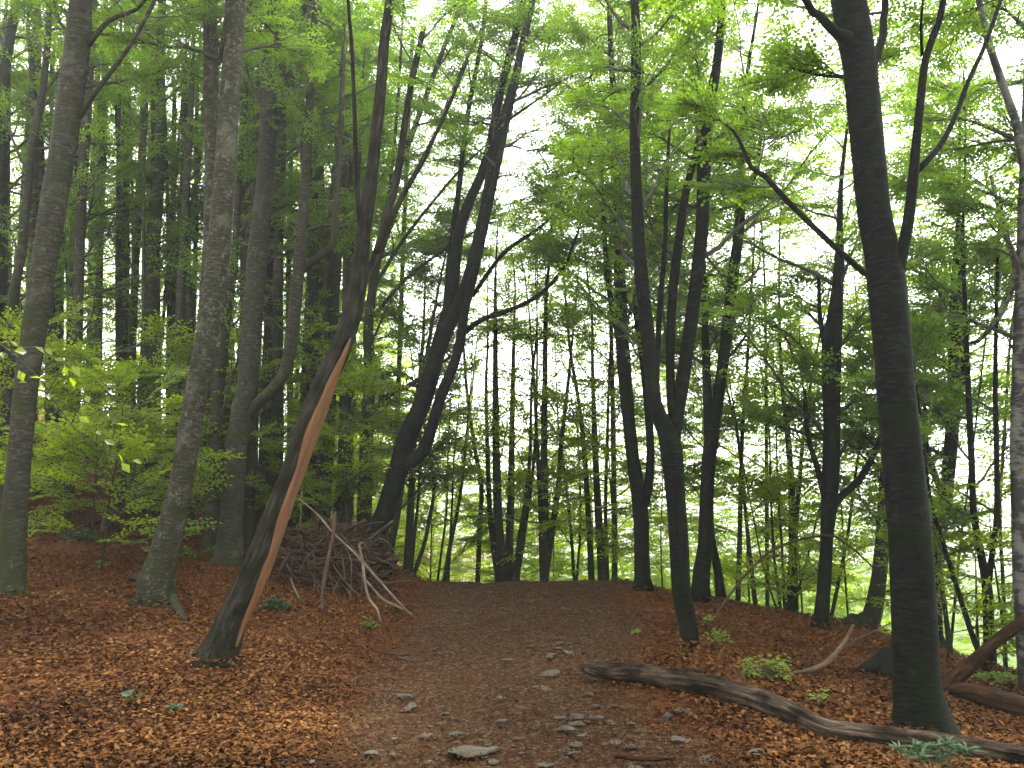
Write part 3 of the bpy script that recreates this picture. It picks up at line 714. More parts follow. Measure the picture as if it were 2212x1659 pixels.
coppice('bundle of five dark stems fanning from one foot at the middle of the crest',
        [[(1085, 1250, 26), (1075, 1100, 20), (1071, 890, 14), (1070, 700, 9)], [(1076, 1245, 16), (1060, 1130, 12), (1054, 1000, 10), (1050, 840, 7)],
         [(1098, 1245, 20), (1104, 1050, 15), (1107, 890, 11), (1110, 720, 7)], [(1108, 1248, 11), (1128, 1130, 10), (1144, 1000, 8), (1148, 840, 6)],
         [(1118, 1248, 9), (1136, 1130, 8), (1156, 960, 7), (1160, 800, 5)]], 17.5, n=8)
coppice('slim leaning stem with feathery leaves left of the five-stemmed coppice',
        [[(1032, 1248, 11), (1037, 1130, 10), (1040, 1050, 10), (1026, 970, 9), (1008, 840, 7), (1000, 720, 5)]], 18.5)
coppice('straight three-stemmed coppice right of the five-stemmed one',
        [[(1176, 1252, 22), (1176, 1100, 18), (1175, 1000, 16), (1177, 830, 12), (1180, 640, 8)], [(1170, 1240, 10), (1167, 1100, 9), (1160, 950, 8), (1152, 800, 6)],
         [(1188, 1180, 14), (1206, 1050, 12), (1212, 960, 10), (1226, 840, 7)]], 17, n=8)
coppice('dark ivy-hung pole group left of the slim twin-stemmed beech',
        [[(1278, 1252, 14), (1272, 1130, 13), (1264, 1000, 11), (1252, 880, 9), (1232, 760, 7)], [(1302, 1252, 20), (1292, 1100, 16), (1285, 950, 12), (1280, 800, 8)],
         [(1328, 1250, 13), (1327, 1100, 12), (1324, 900, 11), (1320, 700, 9), (1318, 560, 7)], [(1312, 1250, 9), (1308, 1100, 8), (1312, 950, 7), (1316, 800, 5)]], 16.6, n=10)
coppice('thin Y-shaped sapling standing alone left of the crest middle',
        [[(960, 1252, 10), (972, 1180, 9), (985, 1120, 8), (1000, 1030, 6), (1008, 930, 4)], [(972, 1180, 6), (976, 1100, 5), (980, 1000, 4)]], 17.2, n=5, L=1.1, H=5, cat='sapling', name='beech_sapling')
coppice('whip-thin upright sapling just left of the Y-shaped one', [[(946, 1250, 6), (955, 1180, 5), (965, 1100, 4), (968, 980, 3)]], 18, n=5, L=1, H=5, cat='sapling', name='beech_sapling')
coppice('pair of wiry curved stems beside the ochre stem on the mound',
        [[(896, 1235, 10), (915, 1180, 9), (930, 1110, 8), (938, 1050, 7), (930, 1000, 6), (920, 940, 5)], [(888, 1235, 8), (896, 1150, 7), (904, 1070, 6), (908, 960, 5)]], 16.2, n=5, L=1.1, H=5)
coppice('spindly sapling with a leaning twig right of the three-stemmed coppice',
        [[(1240, 1250, 8), (1232, 1130, 7), (1216, 1000, 6), (1205, 900, 4)], [(1246, 1250, 6), (1254, 1130, 5), (1250, 980, 4)]], 18.5, n=6, L=1.1, H=6)
# ---- thin stems down the right-hand edge
coppice('slim smooth stem right of the short leaning stub', [[(1594, 1305, 12), (1598, 1160, 11), (1603, 950, 9), (1611, 840, 8), (1622, 640, 6)]], 14.5, n=7)
coppice('S-bent sapling between the leaning stub and the stout forked trunk', [[(1634, 1326, 11), (1618, 1180, 9), (1606, 1060, 8), (1596, 960, 7), (1580, 880, 5)]], 14.2, n=6, L=1.2, H=6)
coppice('grey upright stem crossed by the arched fallen branch', [[(1658, 1325, 9), (1657, 1180, 9), (1656, 1040, 8), (1655, 830, 7), (1652, 620, 5)]], 14.8, n=7)
coppice('dark pair of stems in the thicket left of the stout forked trunk',
        [[(1706, 1345, 22), (1712, 1200, 18), (1711, 1080, 17), (1704, 970, 14), (1690, 830, 9), (1684, 700, 6)], [(1720, 1345, 12), (1718, 1180, 11), (1726, 1050, 10), (1740, 900, 7), (1760, 780, 5)]], 13.8, n=9, zlo=1.4)
coppice('thin straight stem leaning beside the stout forked trunk', [[(1790, 1362, 9), (1815, 1240, 8), (1832, 1150, 7), (1850, 1010, 6), (1868, 870, 5)]], 13.0, n=7, zlo=1.6, L=1.2, H=6)
coppice('many-twigged bush of grey rods beyond the arched branch',
        [[(1690, 1340, 7), (1672, 1200, 6), (1665, 1060, 5)], [(1696, 1342, 7), (1690, 1200, 6), (1680, 1050, 4)], [(1704, 1342, 6), (1740, 1220, 5), (1770, 1100, 4)], [(1686, 1340, 5), (1650, 1230, 4), (1630, 1130, 3)]], 13.3, n=6, zlo=1.2, L=.9, H=4, name='rod_bush', cat='bush')
coppice('thin rods slanting up between the massive beech and the twin-topped trunk', [[(2046, 1340, 8), (2030, 1220, 7), (2016, 1120, 5)], [(2060, 1330, 6), (2074, 1180, 5), (2090, 1060, 4)]], 11, n=5, zlo=1, L=.9, H=3.5)
coppice('wiry stem leaning against the sky left of the birch', [[(2172, 1440, 9), (2168, 1280, 8), (2160, 1100, 7), (2172, 900, 6), (2186, 700, 5)]], 11.5, n=6, zlo=1.4, L=1.0, H=6)

# ---- the crowd of trunks on the left hillside
GL = 'crowd of beech poles on the left hillside'
def pole(label, pts, D, **k):
    kw = dict(bark='bark_grey', sides=9, n=4, zlo=5.5, L=2.1, flare=.25, group=GL, spray=.68, subs=4, stems=False, tone=(.15, .7)); kw.update(k)
    return tree(label, 'beech tree', pts, D, **kw)
pole('sturdy dark pole half hidden by sapling leaves left of the double beech', [(300, 1085, 40), (306, 960, 32), (318, 780, 27), (329, 600, 26), (337, 480, 25), (345, 350, 23), (346, 125, 20), (351, 0, 18)], 16.5)
pole('pale pole close left of the sturdy dark one', [(292, 1060, 20), (284, 850, 18), (291, 600, 16), (300, 440, 17), (312, 250, 15), (311, 100, 13), (314, 0, 12)], 18.5)
pole('straight dim pole rising left of the pale pole', [(262, 1040, 26), (262, 800, 22), (264, 560, 20), (268, 375, 17), (272, 150, 14), (276, 0, 12)], 19)
pole('gently bowed thin pole right of the sturdy dark one', [(370, 1060, 14), (384, 780, 13), (402, 600, 12), (412, 480, 11), (432, 330, 10), (450, 120, 9)], 18)
pole('dim stout trunk behind the leafy sapling clump', [(107, 1062, 34), (113, 860, 28), (104, 620, 23), (90, 420, 20), (82, 200, 16), (80, 0, 13)], 16.8)
pole('very thin stem just left of the double beech', [(352, 1060, 10), (340, 860, 9), (352, 700, 8), (368, 520, 7), (384, 330, 6)], 17)
pole('grey pole glimpsed between the mottled beech and the sapling leaves', [(206, 1050, 18), (212, 800, 16), (216, 560, 14), (222, 300, 12), (228, 0, 10)], 20)
pole('thin dark pole right behind the forked beech', [(548, 1090, 16), (545, 900, 14), (540, 600, 13), (536, 300, 11), (533, 0, 9)], 17)
pole('grey pole filling the gap under the forked beech arm', [(562, 1095, 14), (566, 950, 13), (570, 800, 12), (600, 500, 10), (620, 250, 8)], 19)
pole('slim pole right of the shaded straight one', [(640, 1090, 16), (655, 850, 14), (668, 600, 12), (690, 350, 11), (702, 0, 9)], 18.5)
pole('wavy stem left of the split beech top', [(745, 1080, 14), (750, 850, 13), (748, 700, 12), (752, 560, 11), (765, 330, 10), (774, 100, 8)], 18)
pole('faint pole above the split beech crown', [(850, 1060, 12), (862, 800, 11), (870, 560, 10), (880, 330, 9), (892, 60, 7)], 19.5)
rgp = np.random.default_rng(5)
for i in range(84):
    u = rgp.uniform(-60, 800); D = rgp.uniform(14.8, 21) if i < 62 else rgp.uniform(20, 30); p, t = at(u, 1000, D); zb = tz(p[0], D); w = rgp.uniform(9, 24) * 17 / D
    d = ray(u, 900); ub, vb, _ = project(np.array([[p[0], D, zb]])); ub = float(ub[0]); vb = float(vb[0])
    ln = rgp.uniform(-15, 60)
    pole('slender hazy beech pole deep in the crowd of trunks on the left hillside',
         [(ub, vb, w * 1.2), (ub + ln * .3, vb - 250, w), (ub + ln * .6 + rgp.uniform(-6, 6), vb - 550, w * .85), (ub + ln, vb - 900, w * .6)], D, n=2, sides=7, spray=.5, H=13, zlo=7.5, group='hazy poles deep on the left hillside', seed=500 + i)

# ------------------------------------------------------------------ woods: the mass beyond that reads as one
def build_woods():
    rg = np.random.default_rng(77); g = Geo()
    def mass(n, xr, yr, zr, scale, tone, m_=1):
        x = rg.uniform(*xr, n); y = rg.uniform(*yr, n)
        c = fbm(x * .45 + 3, y * .45 + 8, 3) + .5
        z = terrain(x, y) + rg.uniform(*zr, n)
        k = fbm(x * .7 + z * .35, y * .7 + z * .6 + 20, 2) > -.13
        x, y, z = x[k], y[k], z[k]; m = len(x)
        a = rg.uniform(0, 6.28, m); d = np.stack([np.cos(a), np.sin(a), rg.uniform(-.35, .25, m)], 1)
        add_sprays(g, np.stack([x, y, z], 1), d, scale, rg, m_, tone)
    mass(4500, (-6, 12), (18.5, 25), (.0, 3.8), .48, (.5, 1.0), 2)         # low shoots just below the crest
    mass(15000, (-9, 14), (24.5, 36), (.0, 9.0), .55, (.5, 1.0), 2)           # understorey in the opening beyond the crest, brighter leaf colour to look lit
    mass(8500, (-7, 10), (15.5, 23), (6, 18), .43, (.3, 1))             # canopy over the crest
    mass(5200, (-8, 13), (26, 38), (7, 17), .5, (.45, 1), 2); mass(7500, (-8, 6), (17, 26), (9, 21), .44, (.3, 1)); mass(4200, (4, 16), (16, 27), (7, 22), .44, (.3, 1)); mass(700, (10, 20), (7, 17), (.3, 10), .5, (.3, 1)); mass(2500, (-14, -4), (17, 25), (9, 19), .44, (.3, 1))
    mass(9000, (1, 15), (14.5, 23), (5, 16), .41, (.35, 1), 2); mass(1100, (5, 18), (16, 28), (.2, 7.0), .45, (.4, 1))   # right-hand side
    mass(3000, (5, 20), (26, 40), (4, 18), .7, (.4, 1))
    mass(2500, (-12, 30), (40, 62), (0, 9), 1.1, (.4, 1), 2)
    mass(9500, (-28, -5), (25, 38), (.4, 15), .56, (.55, 1), 2)             # lit wall of leaves on the left hillside
    mass(1800, (-18, -5), (18.5, 24), (.5, 6), .42, (.45, 1)); mass(900, (-20, -5), (17, 24), (9, 17), .42, (.5, 1))
    mass(1500, (-48, -6), (40, 62), (.3, 12), 1.2, (.4, 1))
    mass(3000, (-18, 16), (-16, -4), (-.5, 9), 1.3, (.2, .7)); mass(700, (10, 20), (-4, 6), (0, 8), 1.2, (.2, .7))            # unseen wood behind the viewer, added to keep light off the near trunks
    mass(120, (-14, 12), (-2, 6), (10, 14), 1.2, (.2, .7))  # unseen canopy overhead, added for its shade
    mass(350, (-24, -13), (-2, 14), (1, 9), 1.3, (.2, .7))
    for i in range(52):
        if i < 16: x, y = rg.uniform(-30, 12), rg.uniform(30, 58)
        else: x, y = rg.uniform(-15, 14), rg.uniform(-16, -3)
        z = tz(x, y); r = rg.uniform(.07, .2); d = rg.normal(0, .6, 2)
        P, rr = resample([[x, y, z - .2], [x + d[0] * .4, y + d[1] * .4, z + 4], [x + d[0], y + d[1], z + 9], [x + d[0] * 1.4, y + d[1] * 1.5, z + 14]], [r, r * .8, r * .6, r * .2], 1.2)
        tube(g, P, rr, 7, 0)
    o = g.build('woods', [M['bark_thin'], M['leaf'], M['leaf_fresh_lit']], smooth=False)
    tag(o, 'far green mass of leafy woodland round the path, with added unseen leaf masses for shade', 'woods', kind='stuff')
build_woods()

# ------------------------------------------------------------------ leafy saplings under the left-hand trees
def sapling(label, u, v, D, hgt, n, L, lean=(0, 0), name='beech_sapling', spray=.5, tone=(.35, .95), leafm='leaf_fresh_lit', cat='sapling', zlo=.3, r=.018, seed=0, group=None, leafy=1.0, subs=5, elev=(0, 35), twig='twig'):
    rg = np.random.default_rng(4000 + seed)
    if D is None: D = float(hit(u, v)[1])
    p, t = at(u, v, D); z = tz(p[0], D); root = empty(name, (p[0], D, z)); o = tuple(root.location); tag(root, label, cat, group)
    P = [[p[0], D, z - .1], [p[0] + lean[0] * .2, D, z + hgt * .35], [p[0] + lean[0] * .6 + rg.normal(0, .05), D + lean[1] * .5, z + hgt * .7], [p[0] + lean[0], D + lean[1], z + hgt]]
    P, rr = resample(P, [r, r * .8, r * .55, r * .2], .15); g = Geo(); tube(g, P, rr, 7, 0, .1, seed); g.build('stem', M['bark_thin'], root, o)
    if u > 1400: n = int(n * .6); leafy *= .6
    else: leafy *= .75
    cg = Geo(); grow(cg, P, rr, rg, z + zlo, n, L, spray, subs, elev, rmax=.012, tone=tone, stems=True, leafy=leafy)
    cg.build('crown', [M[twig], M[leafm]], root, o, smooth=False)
    return root

SG = 'leafy saplings under the left-hand beeches'
sapling('low leafy beech sapling whose sprays fill the gap between mottled and double beech', 228, 1130, 11.5, 2.6, 24, 1.5, (.1, 0), seed=1, group=SG)
sapling('taller leafy sapling rising behind the fallen forked branch', 205, 1085, 13.5, 3.0, 20, 1.5, (-.1, 0), seed=2, group=SG)
sapling('leafy sapling hanging over the dim trunk left of the double beech', 262, 1075, 14.5, 3.2, 20, 1.5, (.3, 0), seed=3, group=SG)
sapling('leafy sapling at the picture edge behind the mottled beech', 46, 1080, 14, 3.4, 20, 1.5, (-.2, 0), seed=4, group=SG)
sapling('leafy shoot group with drooping sprays between double beech and forked beech', 455, 1090, 14.8, 3.6, 18, 1.3, (0, 0), seed=5, group=SG)
sapling('bright leafy sapling beyond the brush pile', 742, 1120, 14.2, 2.9, 26, 1.3, (.2, 0), seed=6, group=SG)
sapling('leafy sapling shading the slender pole behind the split beech', 690, 1100, 15.5, 4.4, 24, 1.5, (.2, 0), seed=7, group=SG)
sapling('leafy hornbeam-like sapling in front of the slim twin-stemmed beech foot', 1325, 1262, 15.6, 4.2, 22, 1.2, (0, 0), seed=8, group='leafy saplings on the crest')
sapling('feathery sapling behind the five-stemmed coppice', 1122, 1256, 19, 4.0, 22, 1.6, (0, 0), seed=9, group='leafy saplings on the crest')
sapling('feathery bright sapling behind the three-stemmed coppice', 1196, 1256, 20, 4.4, 22, 1.6, (0, 0), seed=10, group='leafy saplings on the crest')
sapling('yellow-green sapling at the left end of the crest', 930, 1252, 18, 4.2, 22, 1.6, (0, 0), seed=11, group='leafy saplings on the crest')
sapling('green sapling between the front V beech and the slim twin-stemmed beech', 1432, 1300, 15.5, 3.4, 20, 1.2, (0, 0), seed=12, group='leafy saplings on the crest')
SR = 'leafy saplings along the right-hand slope'
sapling('leafy sapling behind the curving V beech foot', 1620, 1320, 15, 3.2, 20, 1.2, (0, 0), seed=13, group=SR)
sapling('leafy sapling left of the stout forked trunk foot', 1735, 1350, 13.8, 2.4, 18, 1.0, (0, 0), seed=14, group=SR)
sapling('leafy sapling between the stout forked trunk and the leaning broken trunk', 1835, 1372, 12.8, 2.6, 20, 1.1, (0, 0), seed=15, group=SR)
sapling('leafy sapling below the twin-topped trunk', 2046, 1390, 10.5, 1.7, 18, .9, (0, 0), seed=16, group=SR)
sapling('leafy sapling beside the forked thin stem near the birch', 2120, 1470, 10.2, 1.6, 18, .8, (.1, 0), seed=17, group=SR)
sapling('pale-leaved sapling just left of the birch foot', 2178, 1470, 10.4, 2.3, 18, .8, (0, 0), seed=18, group=SR)

# twig with large near leaves reaching in from the left
def near_twig():
    rg = np.random.default_rng(9); D = 4.6
    root = None; path = [(-70, 700), (-20, 730), (40, 775), (95, 830), (130, 885), (180, 945), (235, 985)]
    P = np.array([at(u, v, D + .05 * i)[0] for i, (u, v) in enumerate(path)]); r = np.linspace(.006, .002, len(P)); P, r = resample(P, r, .06)
    root = empty('beech_twig', P[0]); tag(root, 'slim twig of large pale green leaves hanging in front of the mottled beech', 'twig'); o = tuple(root.location)
    g = Geo(); tube(g, P, r, 6, 0); lp = []; ld = []; ll = []
    spots = [(75, 748), (96, 752), (58, 760), (40, 800), (62, 815), (38, 826), (118, 775), (140, 790), (155, 790), (108, 850), (150, 815), (185, 855), (170, 900), (210, 930), (250, 915), (225, 950), (255, 978), (262, 1000), (285, 995), (20, 735), (5, 760)]
    for (u, v) in spots:
        p = at(u, v, D + rg.uniform(-.2, .3))[0]; j = int(np.argmin(((P - p) ** 2).sum(1))); tube(g, [P[j], (P[j] + p) / 2 + [0, 0, .01], p], [.003, .002, .0015], 4, 0)
        lp.append(p); ld.append(norm(np.array([rg.uniform(-.2, 1), rg.uniform(-.5, .5), rg.uniform(-.8, .1)]))); ll.append(rg.uniform(.055, .085))
    lp, ld, ll = np.array(lp), np.array(ld), np.array(ll); q = leaf_quads(lp, ld, np.array([0, -.6, .8]) + rg.normal(0, .35, (len(lp), 3)), ll, ll * .68)
    g.build('twig_stem', M['twig'], root, o); lg = Geo(); lg.add(q.reshape(-1, 3), np.arange(len(lp) * 4).reshape(-1, 4), None, 0, rg.uniform(.3, 1, len(lp))); lg.build('foliage', M['leaf_fresh_lit'], root, o, smooth=False)
near_twig()

# ------------------------------------------------------------------ wood lying on the ground
def lying(name, label, cat, pts, m, D=None, lump=.12, sides=10, ridge=0.0, lift=.45, seed=0, group=None, Ds=None, part=None):
    """pts: (u, v, w[, height above ground]); each point stands on the ground below it"""
    P, r = [], []
    for i, p in enumerate(pts):
        if Ds is not None: q, t = at(p[0], p[1], Ds[i])
        else:
            h = hit(p[0], p[1] + p[2] * .4); q, t = at(p[0], p[1], h[1])
        rad = p[2] * t / S / 2
        if Ds is None: q = np.array([q[0], q[1], tz(q[0], q[1]) + rad * (2 * lift)])
        P.append(q); r.append(rad)
    P, r = resample(P, r, max(.05, min(r) * .8)); o = P[0].copy(); g = Geo(); tube(g, P, r, sides, 0, lump, seed, ridge=ridge)
    ob = g.build(name, M[m], None, tuple(o)); tag(ob, label, cat, group); return ob, P, r

def to7(pts): return [(1253.5 + a / 2, 829.5 + b / 2, w / 2) for a, b, w in pts]
def to8(pts): return [(442 + a * .3778, 1032 + b * .3778, w * .31) for a, b, w in pts]

log_px = to7([(38, 1238, 46), (110, 1252, 62), (200, 1262, 70), (300, 1272, 76), (400, 1290, 80), (500, 1310, 82), (600, 1332, 86), (700, 1358, 88), (800, 1392, 92), (900, 1432, 90), (1000, 1478, 82), (1080, 1508, 78), (1200, 1526, 72), (1350, 1545, 76), (1550, 1568, 78), (1750, 1602, 80), (1960, 1645, 84)])
def fallen_log():
    P, r = [], []
    for i, (u, v, w) in enumerate(log_px):
        h = hit(u, v + w * .42); q, t = at(u, v, h[1]); rad = w * t / S / 2 * 1.12
        z = tz(h[0], h[1]) + rad * .82; P.append([h[0], h[1] + rad * .55, z]); r.append(rad)
    P, r = resample(P, r, .05); o = P[0].copy(); root = empty('fallen_log', o)
    tag(root, 'long curved fallen log with furrowed brown bark below the massive beech', 'log')
    g = Geo(); tube(g, P, r, 40, 0, .16, 3, ridge=.24); g.build('trunk', M['bark_log'], root, tuple(o))
    g = Geo(); d = norm(P[0] - P[4]); q = P[0] + d * .01
    pts = [q - d * .05, q + d * .05, q + d * .12 + [0, 0, .02]]; tube(g, pts, [r[0] * .82, r[0] * .7, r[0] * .3], 14, 0, .3, 8); g.build('broken_end', M['rot'], root, tuple(o))
    k = int(len(P) * .27); g = Geo(); tube(g, [P[k] + [0, 0, r[k] * .8], P[k] + [.05, -.02, r[k] * 1.15], P[k] + [.14, -.03, r[k] * 1.2]], [.035, .03, .012], 8, 0, .2, 2); g.build('knot', M['bark_log'], root, tuple(o))
    return P, r
LP_, LR_ = fallen_log()

# brush pile against the bank
PG = 'sticks of the brush pile'
bp = hit(700, 1262); BD = float(bp[1])
def pile_stick(label, pts, m, d0, d1, seed):
    n = len(pts); lying('dead_branch', label, 'branch', pts, m, Ds=[d0 + (d1 - d0) * i / (n - 1) for i in range(n)], lump=.15, sides=8, seed=seed, group=PG)
D8 = lambda u, v: float(hit(442 + u * .3778, 1032 + v * .3778)[1])
pile_stick('long pale pole sloping from the top of the brush pile to the path', to8([(540, 120, 10), (640, 205, 14), (740, 320, 16), (850, 425, 17), (960, 545, 17), (1090, 690, 15), (1180, 784, 9)]), 'stick_pale', D8(1180, 790) + 1.4, D8(1180, 790), 1)
pile_stick('crooked bare branch with a hooked top leaning at the right end of the brush pile', to8([(942, 432, 8), (912, 380, 14), (886, 385, 16), (905, 500, 20), (918, 600, 20), (940, 690, 20), (985, 750, 18), (1006, 826, 13)]), 'stick_pale', D8(1006, 830) + .9, D8(1006, 830), 2)
pile_stick('whitish mottled branch lying lowest at the right end of the brush pile', to8([(900, 560, 12), (960, 630, 18), (1020, 695, 20), (1100, 735, 18), (1192, 782, 11)]), 'stick_pale', D8(1192, 790) + .8, D8(1192, 790) + .03, 3)
pile_stick('thick greyish post standing in the middle of the brush pile', to8([(745, 200, 20), (735, 330, 24), (705, 470, 28), (682, 600, 30), (672, 700, 26), (676, 770, 20)]), 'stick', D8(676, 770) + .25, D8(676, 770), 4)
pile_stick('long straight branch lying along the foot of the brush pile', to8([(405, 640, 8), (470, 690, 11), (560, 718, 11), (660, 745, 10), (785, 795, 6)]), 'stick_dark', D8(405, 660), D8(785, 800), 5)
pile_stick('short birch branch with a chalky end at the left foot of the brush pile', to8([(490, 570, 12), (512, 630, 15), (530, 668, 16), (552, 706, 12)]), 'stick_pale', D8(552, 710) + .3, D8(552, 710), 6)
pile_stick('dark upright stake between post and hooked branch in the brush pile', to8([(905, 470, 16), (900, 580, 18), (897, 715, 15)]), 'stick_dark', D8(897, 715) + .2, D8(897, 715), 7)
pile_stick('thin springy rod arching on the right face of the brush pile', to8([(800, 380, 6), (835, 470, 8), (838, 580, 7), (832, 720, 5)]), 'stick', D8(832, 720) + .5, D8(832, 720), 8)
pile_stick('slanting brown branch below the long pale pole in the brush pile', to8([(735, 500, 10), (800, 590, 14), (870, 660, 13), (950, 720, 8)]), 'stick', D8(950, 725) + .5, D8(950, 725), 9)
pile_stick('pale forked twig sticking up at the top of the brush pile', to8([(628, 395, 6), (665, 360, 8), (700, 330, 8), (712, 290, 5)]), 'stick_pale', BD + .2, BD + .5, 10)
pile_stick('dark branch laid level across the top of the brush pile', to8([(430, 300, 7), (560, 290, 10), (660, 262, 10), (850, 262, 5)]), 'stick_dark', BD + .7, BD + .9, 11)
pile_stick('dark branch pointing left out of the brush pile', to8([(500, 420, 6), (640, 410, 10), (760, 405, 9), (880, 380, 5)]), 'stick_dark', BD + .1, BD + .8, 12)
pile_stick('second pale pole close beside the long pale pole of the brush pile', to8([(720, 255, 7), (830, 380, 11), (930, 500, 12), (1040, 630, 11), (1130, 735, 7)]), 'stick', D8(1130, 745) + 1.2, D8(1130, 745), 13)
pile_stick('thin twisted twig low in front of the thick post', to8([(715, 540, 5), (735, 630, 7), (755, 690, 6), (790, 755, 4)]), 'stick', D8(790, 760) + .2, D8(790, 760), 14)
def brush_mass():
    rg = np.random.default_rng(31); g = Geo(); c = np.array([hit(690, 1275)[0], BD + .55, 0]); c[2] = tz(c[0], c[1])
    for i in range(520):
        a = rg.uniform(0, 6.28); rad = rg.random() ** .6; x = c[0] + math.cos(a) * rad * .84; y = c[1] + math.sin(a) * rad * .75
        z0 = tz(x, y); h = .52 * (1 - rad ** 2) * rg.random() ** .6; L = rg.uniform(.25, .75)
        th = rg.uniform(0, 6.28); el = rg.uniform(-.7, .35); d = np.array([math.cos(th) * math.cos(el), math.sin(th) * math.cos(el) * .6, math.sin(el)]); d = norm(d)
        p = np.array([x, y, z0 + h + .03]); bend = rg.normal(0, .22, 3) * L
        pts = [p - d * L, p - d * L * .4 + bend * .6, p + d * L * .4 + bend, p + d * L]
        for q in pts: q[2] = max(q[2], tz(q[0], q[1]) + .01)
        rr = rg.uniform(.004, .012) if i % 6 else rg.uniform(.014, .024); P, r = resample(pts, [rr, rr, rr * .8, rr * .4], .12); tube(g, P, r, 5, int(rg.random() < .45), cap=False)
    o = g.build('brushwood', [M['stick_dark'], M['stick']]); tag(o, 'tangle of brown dead twigs heaped in the brush pile', 'brushwood', kind='stuff')
brush_mass()

FG = 'fallen branches around the path'
def fb(label, pts, m, Ds=None, seed=0, **k): return lying('fallen_branch', label, 'branch', pts, m, Ds=Ds, seed=seed, group=FG, sides=8, **k)
d0 = float(hit(222, 1150)[1])
fb('pale forked branch propped up off the litter left of the double beech', [(222, 1148, 12), (228, 1115, 12), (238, 1090, 11), (262, 1078, 9), (300, 1050, 8), (350, 1012, 5), (376, 994, 3)], 'stick', [d0, d0 + .1, d0 + .2, d0 + .3, d0 + .6, d0 + 1.0, d0 + 1.2], 1)
fb('low dark branch lying on the litter behind the propped forked branch', [(205, 1130, 7), (262, 1112, 8), (318, 1092, 7), (362, 1076, 4)], 'stick_dark', None, 2)
a0 = float(hit(1535, 1345)[1])
fb('long thin dead branch arching high over the right slope', [(1533, 1345, 4), (1566, 1300, 5), (1598, 1256, 5), (1640, 1212, 5.5), (1673, 1186, 6), (1728, 1166, 6), (1793, 1157, 5), (1828, 1175, 4), (1870, 1210, 3.5), (1908, 1252, 2.5)], 'stick_dark', [a0 + .14 * i for i in range(10)], 3)
b0 = float(hit(1692, 1456)[1])
fb('bent brown branch curving up from the bright seedling', [(1692, 1456, 8), (1735, 1452, 11), (1778, 1436, 12), (1805, 1412, 11), (1825, 1385, 9), (1843, 1350, 6)], 'stick', [b0, b0 + .05, b0 + .12, b0 + .3, b0 + .6, b0 + .9], 4)
fb('thin twig rising beside the bent brown branch', [(1806, 1408, 5), (1845, 1385, 5), (1880, 1368, 4), (1925, 1345, 3)], 'stick_dark', [b0 + .4, b0 + .5, b0 + .6, b0 + .8], 5)
fb('short brown stick on the trodden earth at the picture bottom', to7([(145, 1608, 14), (220, 1618, 20), (310, 1626, 22), (415, 1620, 10)]), 'rot', None, 6)
fb('long thin dark stick lying across the path near its middle', to8([(930, 980, 9), (1000, 998, 11), (1080, 1012, 10), (1190, 1022, 6)]), 'stick_dark', None, 7)
fb('pale stick end following the dark stick across the path', to8([(1060, 1020, 7), (1110, 1032, 9), (1230, 1046, 6)]), 'stick', None, 8)
fb('pale twig at the left litter edge of the path', to8([(515, 1165, 6), (560, 1142, 8), (612, 1126, 6)]), 'stick_pale', None, 9)
fb('short pale twig pointing along the path from the litter edge', to8([(835, 1165, 6), (860, 1150, 8), (890, 1136, 5)]), 'stick_pale', None, 10)
fb('bent twig low at the left litter edge', to8([(640, 1250, 5), (652, 1225, 7), (660, 1205, 5)]), 'stick_pale', None, 11)
fb('twig lying on stony ground right of the two flat stones', to8([(1290, 1262, 5), (1330, 1244, 7), (1372, 1228, 5)]), 'stick', None, 12)
fb('twig at the top of the path before the crest', to8([(1010, 800, 5), (1100, 800, 7), (1190, 796, 5)]), 'stick_dark', None, 13)
fb('thin bare stick on the deep litter left of the split beech foot', [(66, 1304, 4), (100, 1302, 5), (145, 1308, 4)], 'stick_dark', None, 14)
fb('slim pale stick stretching behind the massive beech foot to the right', [(2068, 1572, 4), (2110, 1556, 5), (2160, 1548, 5), (2212, 1540, 4)], 'stick', None, 15)
fb('thin pale stick leaning on the rotten log', [(2100, 1480, 3), (2150, 1515, 4), (2205, 1548, 4)], 'stick_pale', None, 16)
f0 = 8.7
lying('leaning_trunk', 'brown leaning dead trunk reaching up to the picture edge before the birch', 'dead trunk', [(2034, 1500, 46), (2058, 1470, 34), (2092, 1440, 28), (2125, 1408, 25), (2158, 1380, 25), (2212, 1344, 28), (2300, 1290, 26)], 'rot', Ds=[f0, f0, f0 - .05, f0 - .1, f0 - .15, f0 - .25, f0 - .4], lump=.2, sides=14, seed=5, ridge=.1)
lying('rotten_log', 'thick reddish rotten log lying low at the picture edge behind the massive beech', 'log', [(2062, 1492, 40), (2110, 1500, 56), (2160, 1512, 60), (2212, 1528, 62), (2300, 1552, 62)], 'rot', lump=.2, sides=18, seed=6, ridge=.15, lift=.3)
lying('fallen_branch', 'dark straight branch lying on the grass left of the birch foot', 'branch', [(2130, 1446, 8), (2160, 1447, 9), (2206, 1451, 8)], 'stick_dark', seed=8, group=FG)
g0 = float(hit(1945, 1470)[1]) + .5
def stump():
    h = hit(1938, 1470); x, y = h[0], h[1] + .25; z = tz(x, y); root = empty('tree_stump', (x, y, z)); tag(root, 'low dark mossy stump with a spreading root left of the massive beech', 'stump')
    g = Geo(); P, r = resample([[x, y, z - .15], [x + .02, y, z + .06], [x + .05, y, z + .16], [x + .1, y, z + .20]], [.17, .15, .12, .09], .05); tube(g, P, r, 16, 0, .4, 4, flare=.2, ridge=.35); g.build('trunk', M['bark_dark'], root, (x, y, z))
    g = Geo(); P, r = resample([[x - .05, y, z + .12], [x - .2, y - .05, z + .08], [x - .36, y - .05, tz(x - .36, y) - .02]], [.1, .08, .03], .04); tube(g, P, r, 10, 0, .25, 7); g.build('root', M['bark_dark'], root, (x, y, z))
stump()

